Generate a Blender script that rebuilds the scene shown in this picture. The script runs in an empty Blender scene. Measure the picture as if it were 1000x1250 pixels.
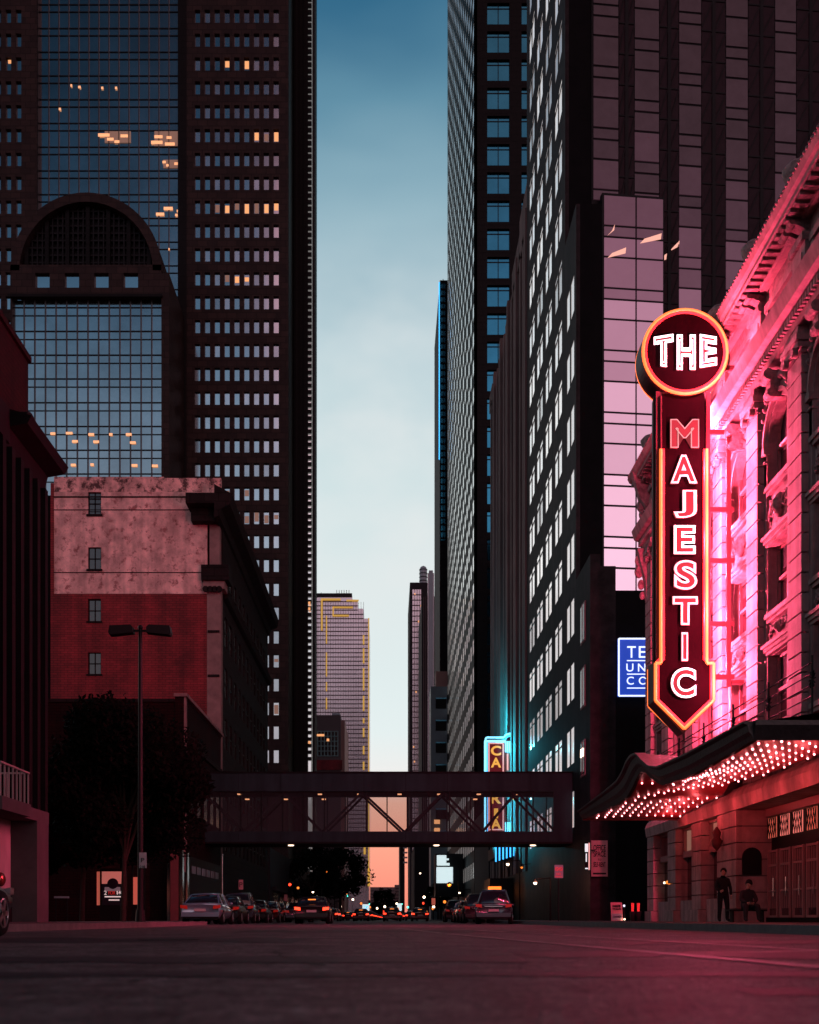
import bpy, bmesh, math, random
from mathutils import Vector, Matrix, noise
random.seed(11)
R = math.radians
scn = bpy.context.scene
col = scn.collection

# ------------------------------------------------------------ camera
cam = bpy.data.cameras.new("camera")
camo = bpy.data.objects.new("camera", cam)
col.objects.link(camo)
camo.location = (0, 0, 0.25)
camo.rotation_euler = (R(90), 0, 0)
cam.sensor_fit = 'HORIZONTAL'
cam.sensor_width = 36
cam.lens = 54
cam.shift_x = 0.025
cam.shift_y = 0.497
cam.clip_start = 0.05
cam.clip_end = 6000
cam.dof.use_dof = True
cam.dof.focus_distance = 44
cam.dof.aperture_fstop = 2.8
scn.camera = camo

# ------------------------------------------------------------ world
def srgb(r, g, b):
    f = lambda c: (c/255)/12.92 if c/255 <= 0.04045 else ((c/255+0.055)/1.055)**2.4
    return (f(r), f(g), f(b), 1)
w = bpy.data.worlds.new("World")
scn.world = w
w.use_nodes = True
nt = w.node_tree
nt.nodes.clear()
N = lambda t: nt.nodes.new(t)
L = nt.links.new
tc = N('ShaderNodeTexCoord'); nrm = N('ShaderNodeVectorMath'); nrm.operation = 'NORMALIZE'
L(tc.outputs['Generated'], nrm.inputs[0])
sep = N('ShaderNodeSeparateXYZ'); L(nrm.outputs[0], sep.inputs[0])
# thin cloud noise nudging the elevation a little
nz = N('ShaderNodeTexNoise'); nz.inputs['Scale'].default_value = 2.2; nz.inputs['Detail'].default_value = 4
mp = N('ShaderNodeMapping'); mp.inputs['Scale'].default_value = (1, 1, 2.6); mp.inputs['Rotation'].default_value = (0, R(25), 0)
L(nrm.outputs[0], mp.inputs[0]); L(mp.outputs[0], nz.inputs['Vector'])
ma = N('ShaderNodeMath'); ma.operation = 'MULTIPLY_ADD'
L(nz.outputs['Fac'], ma.inputs[0]); ma.inputs[1].default_value = -0.10; 
addz = N('ShaderNodeMath'); addz.operation = 'ADD'; L(sep.outputs['Z'], addz.inputs[0]); addz.inputs[1].default_value = 0.05
# no cloud influence close to the horizon
mul = N('ShaderNodeMath'); mul.operation = 'MULTIPLY'; 
sm = N('ShaderNodeMapRange'); sm.inputs['From Min'].default_value = 0.16; sm.inputs['From Max'].default_value = 0.34
L(sep.outputs['Z'], sm.inputs['Value'])
sub = N('ShaderNodeMath'); sub.operation = 'SUBTRACT'; L(nz.outputs['Fac'], sub.inputs[0]); sub.inputs[1].default_value = 0.46
L(sub.outputs[0], mul.inputs[0]); L(sm.outputs[0], mul.inputs[1])
ma.inputs[1].default_value = -0.22
L(mul.outputs[0], ma.inputs[0]); L(sep.outputs['Z'], ma.inputs[2])
def ramp(stops):
    r = N('ShaderNodeValToRGB'); r.color_ramp.interpolation = 'LINEAR'
    e = r.color_ramp.elements
    while len(e) > 1: e.remove(e[-1])
    e[0].position, e[0].color = stops[0]
    for p, c in stops[1:]:
        x = e.new(p); x.color = c
    L(ma.outputs[0], r.inputs[0])
    return r
west = ramp([(0.0, srgb(250, 140, 118)), (0.025, srgb(255, 152, 130)), (0.06, srgb(255, 168, 142)), (0.096, srgb(255, 190, 165)),
             (0.114, srgb(240, 238, 236)), (0.15, srgb(229, 240, 240)), (0.25, srgb(218, 232, 233)), (0.33, srgb(204, 223, 226)),
             (0.40, srgb(188, 210, 217)), (0.47, srgb(148, 182, 196)), (0.54, srgb(98, 144, 167)), (0.60, srgb(52, 106, 138)),
             (0.75, srgb(22, 62, 92)), (1.0, srgb(10, 32, 52))])
east = ramp([(0.0, srgb(120, 84, 92)), (0.08, srgb(200, 190, 200)), (0.17, srgb(208, 206, 214)), (0.25, srgb(185, 198, 214)),
             (0.33, srgb(150, 172, 194)), (0.40, srgb(105, 138, 165)), (0.46, srgb(62, 96, 124)), (0.52, srgb(36, 66, 90)), (0.60, srgb(22, 44, 62)),
             (1.0, srgb(8, 18, 28))])
az = N('ShaderNodeMapRange'); az.interpolation_type = 'SMOOTHSTEP'
az.inputs['From Min'].default_value = -0.25; az.inputs['From Max'].default_value = 0.55
L(sep.outputs['Y'], az.inputs['Value'])
n2 = N('ShaderNodeTexNoise'); n2.inputs['Scale'].default_value = 3.1; n2.inputs['Detail'].default_value = 5; n2.inputs['Roughness'].default_value = 0.55
mp2 = N('ShaderNodeMapping'); mp2.inputs['Scale'].default_value = (1, 1, 1.6); mp2.inputs['Location'].default_value = (0.55, 0.2, 0.35)
L(nrm.outputs[0], mp2.inputs[0]); L(mp2.outputs[0], n2.inputs['Vector'])
c1 = N('ShaderNodeMapRange'); c1.interpolation_type = 'SMOOTHSTEP'; c1.inputs['From Min'].default_value = 0.30; c1.inputs['From Max'].default_value = 0.58; L(n2.outputs['Fac'], c1.inputs['Value'])
b1 = N('ShaderNodeMapRange'); b1.interpolation_type = 'SMOOTHSTEP'; b1.inputs['From Min'].default_value = 0.18; b1.inputs['From Max'].default_value = 0.30; L(sep.outputs['Z'], b1.inputs['Value'])
b2 = N('ShaderNodeMapRange'); b2.interpolation_type = 'SMOOTHSTEP'; b2.inputs['From Min'].default_value = 0.52; b2.inputs['From Max'].default_value = 0.36; L(sep.outputs['Z'], b2.inputs['Value'])
q1 = N('ShaderNodeMath'); q1.operation = 'MULTIPLY'; L(b1.outputs[0], q1.inputs[0]); L(b2.outputs[0], q1.inputs[1])
q2 = N('ShaderNodeMath'); q2.operation = 'MULTIPLY'; L(q1.outputs[0], q2.inputs[0]); L(c1.outputs[0], q2.inputs[1])
cl = N('ShaderNodeMixRGB'); L(q2.outputs[0], cl.inputs[0]); L(west.outputs[0], cl.inputs[1]); cl.inputs[2].default_value = srgb(230, 234, 234)
mix = N('ShaderNodeMixRGB'); L(az.outputs[0], mix.inputs[0]); L(east.outputs[0], mix.inputs[1]); L(cl.outputs[0], mix.inputs[2])
bg = N('ShaderNodeBackground'); bg.inputs['Strength'].default_value = 1.0
L(mix.outputs[0], bg.inputs[0])
sky = N('ShaderNodeTexSky'); sky.sky_type = 'NISHITA'; sky.sun_disc = False
SUN_EL, SUN_AZ = R(24), R(158)     # azimuth measured clockwise from +Y
sky.sun_elevation = R(1.0); sky.sun_rotation = SUN_AZ
bg2 = N('ShaderNodeBackground'); bg2.inputs['Strength'].default_value = 0.004
L(sky.outputs[0], bg2.inputs[0])
ads = N('ShaderNodeAddShader'); L(bg.outputs[0], ads.inputs[0]); L(bg2.outputs[0], ads.inputs[1])
out = N('ShaderNodeOutputWorld'); L(ads.outputs[0], out.inputs[0])

# a weak dusky glow standing for the bright band of sky behind the camera
sl = bpy.data.lights.new("sky_band_glow", 'SUN'); sl.energy = 0.42; sl.angle = R(50); sl.color = (1.0, 0.38, 0.36)
so = bpy.data.objects.new("sky_band_glow", sl); col.objects.link(so)
sd = Vector((math.sin(SUN_AZ)*math.cos(SUN_EL), math.cos(SUN_AZ)*math.cos(SUN_EL), math.sin(SUN_EL)))
so.rotation_euler = (-sd).to_track_quat('-Z', 'Y').to_euler()

scn.view_settings.view_transform = 'Standard'
scn.view_settings.look = 'None'
scn.view_settings.exposure = 0.0
scn.view_settings.gamma = 1.0
scn.cycles.max_bounces = 6
scn.cycles.diffuse_bounces = 2
scn.cycles.glossy_bounces = 3
scn.cycles.transmission_bounces = 4
scn.cycles.transparent_max_bounces = 8
scn.cycles.sample_clamp_indirect = 3.0
scn.cycles.caustics_reflective = False
scn.cycles.caustics_refractive = False
scn.cycles.use_light_tree = True
try:
    scn.cycles.use_denoising = True
    scn.cycles.denoiser = 'OPENIMAGEDENOISE'
except Exception:
    pass

# ------------------------------------------------------------ photo -> metres helpers (used only to read sizes)
VX, VY, F, CH = 475.0, 1122.0, 1500.0, 0.25
def PX(px, D): return (px-VX)*D/F
def PZ(py, D): return (VY-py)*D/F+CH
W = 12.0                                  # street wall plane at x = +-12

# ------------------------------------------------------------ materials
def lin(c):
    return c if len(c) == 4 else (c[0], c[1], c[2], 1)
def pm(name, c, rough=0.8, metal=0.0, noise=0.0, nscale=3.0, bump=0.0, bscale=20.0, emit=None, es=0.0,
       brick=None, c2=None, spec=0.5, alpha=1.0, stain=None, coat=0.0):
    m = bpy.data.materials.new(name); m.use_nodes = True
    t = m.node_tree; b = t.nodes['Principled BSDF']
    if max(c[:3]) < 0.05 and metal == 0 and rough >= 0.45 and spec == 0.5: spec = 0.12
    b.inputs['Roughness'].default_value = rough
    b.inputs['Metallic'].default_value = metal
    b.inputs['Specular IOR Level'].default_value = spec
    if coat: b.inputs['Coat Weight'].default_value = coat
    b.inputs['Base Color'].default_value = lin(c)
    tcn = t.nodes.new('ShaderNodeTexCoord')
    colout = None
    if brick:
        bw, bh, mortar = brick
        sx = t.nodes.new('ShaderNodeSeparateXYZ'); t.links.new(tcn.outputs['Object'], sx.inputs[0])
        ad = t.nodes.new('ShaderNodeMath'); ad.operation = 'ADD'
        t.links.new(sx.outputs['X'], ad.inputs[0]); t.links.new(sx.outputs['Y'], ad.inputs[1])
        cb = t.nodes.new('ShaderNodeCombineXYZ'); t.links.new(ad.outputs[0], cb.inputs['X']); t.links.new(sx.outputs['Z'], cb.inputs['Y'])
        bk = t.nodes.new('ShaderNodeTexBrick'); t.links.new(cb.outputs[0], bk.inputs['Vector'])
        bk.inputs['Scale'].default_value = 1.0
        bk.inputs['Brick Width'].default_value = bw; bk.inputs['Row Height'].default_value = bh
        bk.inputs['Mortar Size'].default_value = mortar
        bk.inputs['Mortar Smooth'].default_value = 0.1
        cc2 = c2 if c2 else tuple(x*0.75 for x in c[:3])
        bk.inputs['Color1'].default_value = lin(c); bk.inputs['Color2'].default_value = lin(cc2)
        bk.inputs['Mortar'].default_value = lin(tuple(x*0.4 for x in c[:3]))
        colout = bk.outputs['Color']
        bp = t.nodes.new('ShaderNodeBump'); bp.inputs['Strength'].default_value = 0.4; bp.inputs['Distance'].default_value = 0.02
        inv = t.nodes.new('ShaderNodeMath'); inv.operation = 'SUBTRACT'; inv.inputs[0].default_value = 1
        t.links.new(bk.outputs['Fac'], inv.inputs[1]); t.links.new(inv.outputs[0], bp.inputs['Height'])
        t.links.new(bp.outputs[0], b.inputs['Normal'])
    if noise > 0:
        n = t.nodes.new('ShaderNodeTexNoise'); n.inputs['Scale'].default_value = nscale; n.inputs['Detail'].default_value = 8
        n.inputs['Roughness'].default_value = 0.65
        t.links.new(tcn.outputs['Object'], n.inputs['Vector'])
        mr = t.nodes.new('ShaderNodeMapRange'); mr.inputs['From Min'].default_value = 0.3; mr.inputs['From Max'].default_value = 0.7
        mr.inputs['To Min'].default_value = 1-noise; mr.inputs['To Max'].default_value = 1+noise*0.6
        t.links.new(n.outputs['Fac'], mr.inputs['Value'])
        mm = t.nodes.new('ShaderNodeMixRGB'); mm.blend_type = 'MULTIPLY'; mm.inputs[0].default_value = 1
        if colout: t.links.new(colout, mm.inputs[1])
        else: mm.inputs[1].default_value = lin(c)
        t.links.new(mr.outputs[0], mm.inputs[2])
        colout = mm.outputs[0]
    if stain:
        sc_, c_, th = stain
        n = t.nodes.new('ShaderNodeTexNoise'); n.inputs['Scale'].default_value = sc_; n.inputs['Detail'].default_value = 12
        n.inputs['Roughness'].default_value = 0.72
        t.links.new(tcn.outputs['Object'], n.inputs['Vector'])
        mr = t.nodes.new('ShaderNodeMapRange'); mr.inputs['From Min'].default_value = th; mr.inputs['From Max'].default_value = th+0.08
        t.links.new(n.outputs['Fac'], mr.inputs['Value'])
        mm = t.nodes.new('ShaderNodeMixRGB'); t.links.new(mr.outputs[0], mm.inputs[0])
        if colout: t.links.new(colout, mm.inputs[1])
        else: mm.inputs[1].default_value = lin(c)
        mm.inputs[2].default_value = lin(c_)
        colout = mm.outputs[0]
    if colout: t.links.new(colout, b.inputs['Base Color'])
    if bump > 0:
        n = t.nodes.new('ShaderNodeTexNoise'); n.inputs['Scale'].default_value = bscale; n.inputs['Detail'].default_value = 5
        t.links.new(tcn.outputs['Object'], n.inputs['Vector'])
        bp = t.nodes.new('ShaderNodeBump'); bp.inputs['Strength'].default_value = bump; bp.inputs['Distance'].default_value = 0.05
        t.links.new(n.outputs['Fac'], bp.inputs['Height'])
        if b.inputs['Normal'].is_linked:
            t.links.new(b.inputs['Normal'].links[0].from_socket, bp.inputs['Normal'])
        t.links.new(bp.outputs[0], b.inputs['Normal'])
    if emit:
        b.inputs['Emission Color'].default_value = lin(emit); b.inputs['Emission Strength'].default_value = es
    if alpha < 1: b.inputs['Alpha'].default_value = alpha
    return m

M = {}
M['asphalt'] = pm('asphalt', (0.098, 0.088, 0.088), 0.64, noise=0.6, nscale=1.1, bump=1.0, bscale=30, spec=0.16, stain=(0.6, (0.045, 0.034, 0.037), 0.56))
def add_grain(m, scale, amt):
    t = m.node_tree; b = t.nodes['Principled BSDF']; src = b.inputs['Base Color'].links[0].from_socket
    tc_ = t.nodes.new('ShaderNodeTexCoord'); n = t.nodes.new('ShaderNodeTexNoise'); n.inputs['Scale'].default_value = scale; n.inputs['Detail'].default_value = 2
    t.links.new(tc_.outputs['Object'], n.inputs['Vector'])
    mr = t.nodes.new('ShaderNodeMapRange'); mr.inputs['From Min'].default_value = 0.35; mr.inputs['From Max'].default_value = 0.65; mr.inputs['To Min'].default_value = 1-amt; mr.inputs['To Max'].default_value = 1+amt
    t.links.new(n.outputs['Fac'], mr.inputs['Value'])
    mm = t.nodes.new('ShaderNodeMixRGB'); mm.blend_type = 'MULTIPLY'; mm.inputs[0].default_value = 1
    t.links.new(src, mm.inputs[1]); t.links.new(mr.outputs[0], mm.inputs[2]); t.links.new(mm.outputs[0], b.inputs['Base Color'])
add_grain(M['asphalt'], 30.0, 0.6); add_grain(M['asphalt'], 11.0, 0.45); add_grain(M['asphalt'], 4.0, 0.3)
M['patch'] = pm('tar_patch', (0.040, 0.031, 0.034), 0.6, noise=0.5, nscale=4, bump=0.4, bscale=40)
M['paint'] = pm('worn_paint', (0.15, 0.12, 0.12), 0.6, noise=0.5, nscale=9)
M['walk'] = pm('pavement', (0.06, 0.04, 0.042), 0.75, noise=0.4, nscale=2, brick=(1.2, 1.2, 0.02))
M['kerb'] = pm('kerb_stone', (0.14, 0.12, 0.12), 0.8, noise=0.3)
M['ground'] = pm('bare_ground', (0.03, 0.026, 0.026), 0.95, noise=0.3, nscale=0.2)
M['dark'] = pm('dark_stone', (0.006, 0.004, 0.005), 0.85, noise=0.4, nscale=1.0)
M['dark_metal'] = pm('dark_metal', (0.009, 0.008, 0.009), 0.5, spec=0.15)
M['black'] = pm('black_paint', (0.006, 0.006, 0.007), 0.6)
M['granite'] = pm('red_granite', (0.044, 0.021, 0.019), 0.6, noise=0.3, nscale=0.4, brick=(1.6, 0.98, 0.06), c2=(0.025, 0.012, 0.012), spec=0.15)
M['granite_d'] = pm('dark_granite', (0.007, 0.004, 0.0045), 0.5, noise=0.3, nscale=0.4, brick=(1.6, 0.98, 0.05))
M['glassE'] = pm('office_glass', (0.66, 0.66, 0.67), 0.08, metal=1.0, noise=0.12, nscale=0.15)
M['curtain'] = pm('curtain_glass', (0.42, 0.45, 0.47), 0.12, metal=1.0, noise=0.3, nscale=0.10, bump=0.12, bscale=0.30)
M['mullion'] = pm('mullion', (0.045, 0.045, 0.05), 0.4, metal=0.4)
M['mullion_d'] = pm('dark_mullion', (0.012, 0.010, 0.012), 0.5)
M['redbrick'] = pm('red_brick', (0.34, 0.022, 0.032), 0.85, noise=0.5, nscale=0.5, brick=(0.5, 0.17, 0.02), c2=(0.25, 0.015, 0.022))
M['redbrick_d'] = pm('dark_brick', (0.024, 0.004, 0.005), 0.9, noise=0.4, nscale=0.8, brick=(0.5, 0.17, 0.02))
M['plaster'] = pm('peeling_plaster', (0.98, 0.50, 0.47), 0.9, noise=0.5, nscale=0.9, bump=0.3, bscale=3, stain=(1.7, (0.42, 0.14, 0.14), 0.53))
M['plaster_b'] = pm('flaked_plaster', (0.95, 0.46, 0.43), 0.9, noise=0.5, nscale=1.2, stain=(1.1, (0.10, 0.04, 0.04), 0.49))
M['stone_b'] = pm('pilaster_stone', (0.26, 0.135, 0.13), 0.85, noise=0.35, nscale=1.3)
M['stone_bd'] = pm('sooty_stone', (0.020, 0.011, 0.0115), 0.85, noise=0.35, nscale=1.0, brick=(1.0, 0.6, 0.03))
M['concrete'] = pm('concrete', (0.06, 0.05, 0.055), 0.85, noise=0.3, nscale=1.2)
M['concrete_l'] = pm('pale_concrete', (0.36, 0.30, 0.30), 0.8, noise=0.2, nscale=1.0)
M['beam'] = pm('bridge_cladding', (0.020, 0.040, 0.046), 0.55, noise=0.25, nscale=0.7)
M['wingwall'] = pm('mottled_dark_granite', (0.034, 0.021, 0.024), 0.65, noise=0.65, nscale=1.6)
M['fluted'] = pm('brown_terracotta', (0.20, 0.11, 0.105), 0.8, noise=0.35, nscale=0.12)
M['grid'] = pm('dark_grid_frame', (0.016, 0.013, 0.015), 0.6)
M['sideglass'] = pm('side_glass', (0.85, 0.82, 0.80), 0.10, metal=1.0, noise=0.15, nscale=0.08, emit=(1.0, .93, .9), es=0.16)  # even glow added to the glass to brighten its sky reflection
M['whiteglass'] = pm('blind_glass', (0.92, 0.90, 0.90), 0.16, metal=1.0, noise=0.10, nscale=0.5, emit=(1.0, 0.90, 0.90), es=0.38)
M['cyanglass'] = pm('cyan_glass', (0.03, 0.22, 0.34), 0.12, metal=1.0, noise=0.2, nscale=0.2)
M['lit'] = pm('warm_lit_window', (0.2, 0.1, 0.05), 0.5, emit=(1.0, 0.42, 0.17), es=1.0)
M['litdim'] = pm('dim_lit_window_and_glint', (0.2, 0.12, 0.1), 0.3, emit=(1.0, 0.5, 0.35), es=0.18)
M['litlamp'] = pm('ceiling_lamp', (0.3, 0.2, 0.1), 0.5, emit=(1.0, 0.42, 0.20), es=1.15)
M['pinklamp'] = pm('office_ceiling_lamp', (0.3, 0.2, 0.1), 0.5, emit=(1.0, 0.45, 0.36), es=1.0)
M['goldneon'] = pm('gold_light_strip', (0.3, 0.2, 0.02), 0.5, emit=(1.0, 0.55, 0.10), es=0.5)
M['fargrey'] = pm('far_glass', (0.58, 0.50, 0.54), 0.25, metal=0.85, noise=0.2, nscale=0.03)
M['farbrown'] = pm('far_brown_stone', (0.13, 0.085, 0.09), 0.8, noise=0.2, nscale=0.05)
M['fardark'] = pm('far_dark_stone', (0.025, 0.02, 0.024), 0.7, noise=0.3, nscale=0.05)
M['farpink'] = pm('far_pink_stone', (0.40, 0.22, 0.20), 0.8, noise=0.2, nscale=0.1)
M['fargreyst'] = pm('far_grey_stone', (0.34, 0.36, 0.40), 0.6, noise=0.2, nscale=0.05)
M['teal_bld'] = pm('teal_panel', (0.10, 0.15, 0.18), 0.5, noise=0.2, nscale=0.2)
M['tealglass'] = pm('teal_glass', (0.05, 0.16, 0.22), 0.15, metal=1.0)
M['stone'] = pm('theatre_stone', (0.36, 0.225, 0.225), 0.75, noise=0.35, nscale=1.6, bump=0.25, bscale=9)
M['stone_orn'] = pm('carved_stone', (0.30, 0.17, 0.175), 0.75, noise=0.7, nscale=5.0, bump=1.0, bscale=7)
M['stone_g'] = pm('stone_joint', (0.12, 0.08, 0.08), 0.9)
M['wglass'] = pm('old_window_glass', (0.03, 0.012, 0.016), 0.12, spec=0.9, bump=0.1, bscale=1.5)
M['wframe'] = pm('window_frame', (0.26, 0.13, 0.13), 0.5)
M['tin'] = pm('canopy_fascia', (0.030, 0.022, 0.024), 0.45, metal=0.3, noise=0.4, nscale=4, bump=0.3, bscale=12)
M['under'] = pm('red_canopy_underside', (0.34, 0.03, 0.045), 0.42, noise=0.3, nscale=2.5)
M['bulb'] = pm('marquee_bulb', (1, .7, .6), 0.4, emit=(1.0, 0.27, 0.29), es=8.0)
M['signface'] = pm('sign_face', (0.008, 0.0008, 0.002), 0.85, noise=0.2, nscale=2, spec=0.05)
M['signside'] = pm('sign_side', (0.055, 0.008, 0.016), 0.4, noise=0.3, nscale=3)
M['rust'] = pm('sign_trim', (0.10, 0.015, 0.018), 0.7, noise=0.3, nscale=6)
M['neon_o'] = pm('orange_neon', (1, .4, .1), 0.4, emit=(1.0, 0.165, 0.03), es=1.8)
M['neon_r'] = pm('red_neon', (1, .05, .05), 0.4, emit=(1.0, 0.03, 0.035), es=1.5)
M['neon_w'] = pm('white_neon', (1, .9, .9), 0.4, emit=(1.0, 0.72, 0.80), es=3.0)
M['neon_p'] = pm('pink_neon', (1, .5, .5), 0.4, emit=(1.0, 0.50, 0.52), es=1.5)
M['letter'] = pm('pink_letter_face', (0.05, 0.01, 0.012), 0.9, spec=0.05, emit=(1.0, 0.10, 0.13), es=0.35)
M['blueface'] = pm('blue_sign_face', (0.02, 0.05, 0.3), 0.4, emit=(0.02, 0.09, 0.75), es=0.55)
M['bluewhite'] = pm('blue_white_light', (.5, .6, .9), 0.4, emit=(0.72, 0.80, 1.0), es=1.4)
M['neon_glint_b'] = pm('blue_neon_and_glint', (.1, .4, .9), 0.4, emit=(0.05, 0.45, 1.0), es=1.8)
M['neon_c'] = pm('cyan_neon', (.1, .6, .9), 0.4, emit=(0.25, 0.75, 1.0), es=1.7)
M['sign_y'] = pm('yellow_letter', (.05, .03, .01), 0.8, emit=(1.0, 0.46, 0.08), es=0.95)
M['sign_m'] = pm('maroon_sign', (.03, .004, .005), 0.5, emit=(0.3, 0.02, 0.03), es=0.35)
M['sign_pk'] = pm('pink_border', (.08, .05, .05), 0.5, emit=(1.0, 0.42, 0.40), es=0.9)
M['screen'] = pm('lit_panel', (.7, .8, .8), 0.5, emit=(0.66, 0.82, 0.84), es=0.95)
M['redlight'] = pm('red_light', (.5, 0, 0), 0.4, emit=(1.0, 0.04, 0.015), es=4.0)
M['taillow'] = pm('tail_lens', (.35, .01, .01), 0.2, emit=(1.0, 0.04, 0.02), es=0.10)
M['amber'] = pm('amber_light', (.5, .2, 0), 0.4, emit=(1.0, 0.22, 0.03), es=1.8)
M['headlight'] = pm('headlight', (.9, .8, .7), 0.4, emit=(1.0, 0.72, 0.5), es=5.0)
M['greenlight'] = pm('green_light', (0, .5, .4), 0.4, emit=(0.1, 1.0, 0.8), es=3.0)
M['car_black'] = pm('black_car_paint', (0.006, 0.006, 0.007), 0.35, metal=0.0, spec=0.35, coat=0.2)
M['car_silver'] = pm('silver_car_paint', (0.22, 0.32, 0.40), 0.3, metal=0.6, coat=1.0)
M['car_grey'] = pm('grey_car_paint', (0.05, 0.06, 0.075), 0.25, metal=0.5, coat=1.0)
M['car_red'] = pm('maroon_car_paint', (0.06, 0.01, 0.012), 0.25, metal=0.4, coat=1.0)
M['car_glass'] = pm('car_glass', (0.012, 0.014, 0.018), 0.05, spec=0.9)
M['tyre'] = pm('tyre_rubber', (0.010, 0.010, 0.010), 0.9)
M['rim'] = pm('alloy_rim', (0.40, 0.40, 0.42), 0.3, metal=0.9)
M['plate'] = pm('number_plate', (0.45, 0.42, 0.42), 0.5)
M['leaf'] = pm('dark_leaf', (0.0035, 0.005, 0.0035), 0.8, noise=0.4, nscale=1, spec=0.03)
M['bark'] = pm('bark', (0.03, 0.022, 0.018), 0.9, noise=0.3)
M['cloth'] = pm('dark_cloth', (0.018, 0.014, 0.017), 0.9)
M['cloth2'] = pm('dark_grey_cloth', (0.035, 0.028, 0.032), 0.9)
M['skin'] = pm('skin', (0.42, 0.24, 0.18), 0.6)
M['hair'] = pm('hair', (0.012, 0.009, 0.008), 0.7)
M['white_sign'] = pm('pale_sign', (0.22, 0.34, 0.34), 0.7, noise=0.15)
M['banner'] = pm('banner_cloth', (0.50, 0.26, 0.27), 0.8, noise=0.15)
M['ink'] = pm('black_lettering', (0.01, 0.01, 0.012), 0.7)
M['whiteink'] = pm('white_lettering', (0.8, 0.75, 0.75), 0.6, emit=(1, .85, .8), es=0.5)
M['redink'] = pm('red_lettering', (0.6, 0.03, 0.03), 0.6, emit=(1, .05, .04), es=0.3)
M['poster_sky'] = pm('poster_top', (0.6, 0.25, 0.2), 0.5, emit=(1.0, 0.30, 0.24), es=0.30)
M['poster_dark'] = pm('poster_dark', (0.02, 0.02, 0.03), 0.5)
M['poster_mid'] = pm('poster_mid', (0.3, 0.3, 0.33), 0.5, emit=(0.6, 0.5, 0.55), es=0.10)
M['orangepanel'] = pm('lit_orange_panel', (0.6, 0.2, 0.15), 0.6, emit=(1.0, 0.20, 0.13), es=0.33)
M['redpillar'] = pm('maroon_pillar', (0.16, 0.025, 0.03), 0.6, noise=0.2)
M['chrome'] = pm('chrome', (0.7, 0.66, 0.66), 0.15, metal=1.0)
M['copper'] = pm('copper_dome', (0.30, 0.08, 0.06), 0.25, metal=0.8)
M['curtainlace'] = pm('leaded_lit_glass', (.3, .1, .08), 0.5, emit=(1.0, 0.22, 0.18), es=0.75)
# see-through tinted glass of the bridge
def clear_glass(name, tint, mixf):
    m = bpy.data.materials.new(name); m.use_nodes = True
    t = m.node_tree; t.nodes.clear()
    o = t.nodes.new('ShaderNodeOutputMaterial'); mx = t.nodes.new('ShaderNodeMixShader'); mx.inputs[0].default_value = mixf
    tr = t.nodes.new('ShaderNodeBsdfTransparent'); tr.inputs[0].default_value = tint
    gl = t.nodes.new('ShaderNodeBsdfDiffuse'); gl.inputs[0].default_value = (.25, .25, .27, 1)
    t.links.new(tr.outputs[0], mx.inputs[1]); t.links.new(gl.outputs[0], mx.inputs[2]); t.links.new(mx.outputs[0], o.inputs[0])
    return m
M['bridge_glass'] = clear_glass('bridge_glass', (0.93, 0.93, 0.94, 1), 0.05)

def add_streaks(m, amt, scale=1.3):
    t = m.node_tree; b = t.nodes['Principled BSDF']; src = b.inputs['Base Color'].links[0].from_socket
    tc_ = t.nodes.new('ShaderNodeTexCoord'); mp_ = t.nodes.new('ShaderNodeMapping'); mp_.inputs['Scale'].default_value = (1, 1, 0.07)
    n = t.nodes.new('ShaderNodeTexNoise'); n.inputs['Scale'].default_value = scale; n.inputs['Detail'].default_value = 6
    t.links.new(tc_.outputs['Object'], mp_.inputs[0]); t.links.new(mp_.outputs[0], n.inputs['Vector'])
    mr = t.nodes.new('ShaderNodeMapRange'); mr.inputs['From Min'].default_value = 0.38; mr.inputs['From Max'].default_value = 0.6; mr.inputs['To Min'].default_value = 1-amt; mr.inputs['To Max'].default_value = 1
    t.links.new(n.outputs['Fac'], mr.inputs['Value'])
    mm = t.nodes.new('ShaderNodeMixRGB'); mm.blend_type = 'MULTIPLY'; mm.inputs[0].default_value = 1
    t.links.new(src, mm.inputs[1]); t.links.new(mr.outputs[0], mm.inputs[2]); t.links.new(mm.outputs[0], b.inputs['Base Color'])
for k_, a_, s_ in (('plaster', .38, 1.1), ('plaster_b', .3, 1.2), ('redbrick', .4, .8), ('redbrick_d', .4, .8), ('stone', .35, 2.5), ('fluted', .4, .5), ('wingwall', .4, .7), ('beam', .35, 1.5), ('concrete_l', .25, 1.5)):
    add_streaks(M[k_], a_, s_)

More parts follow.
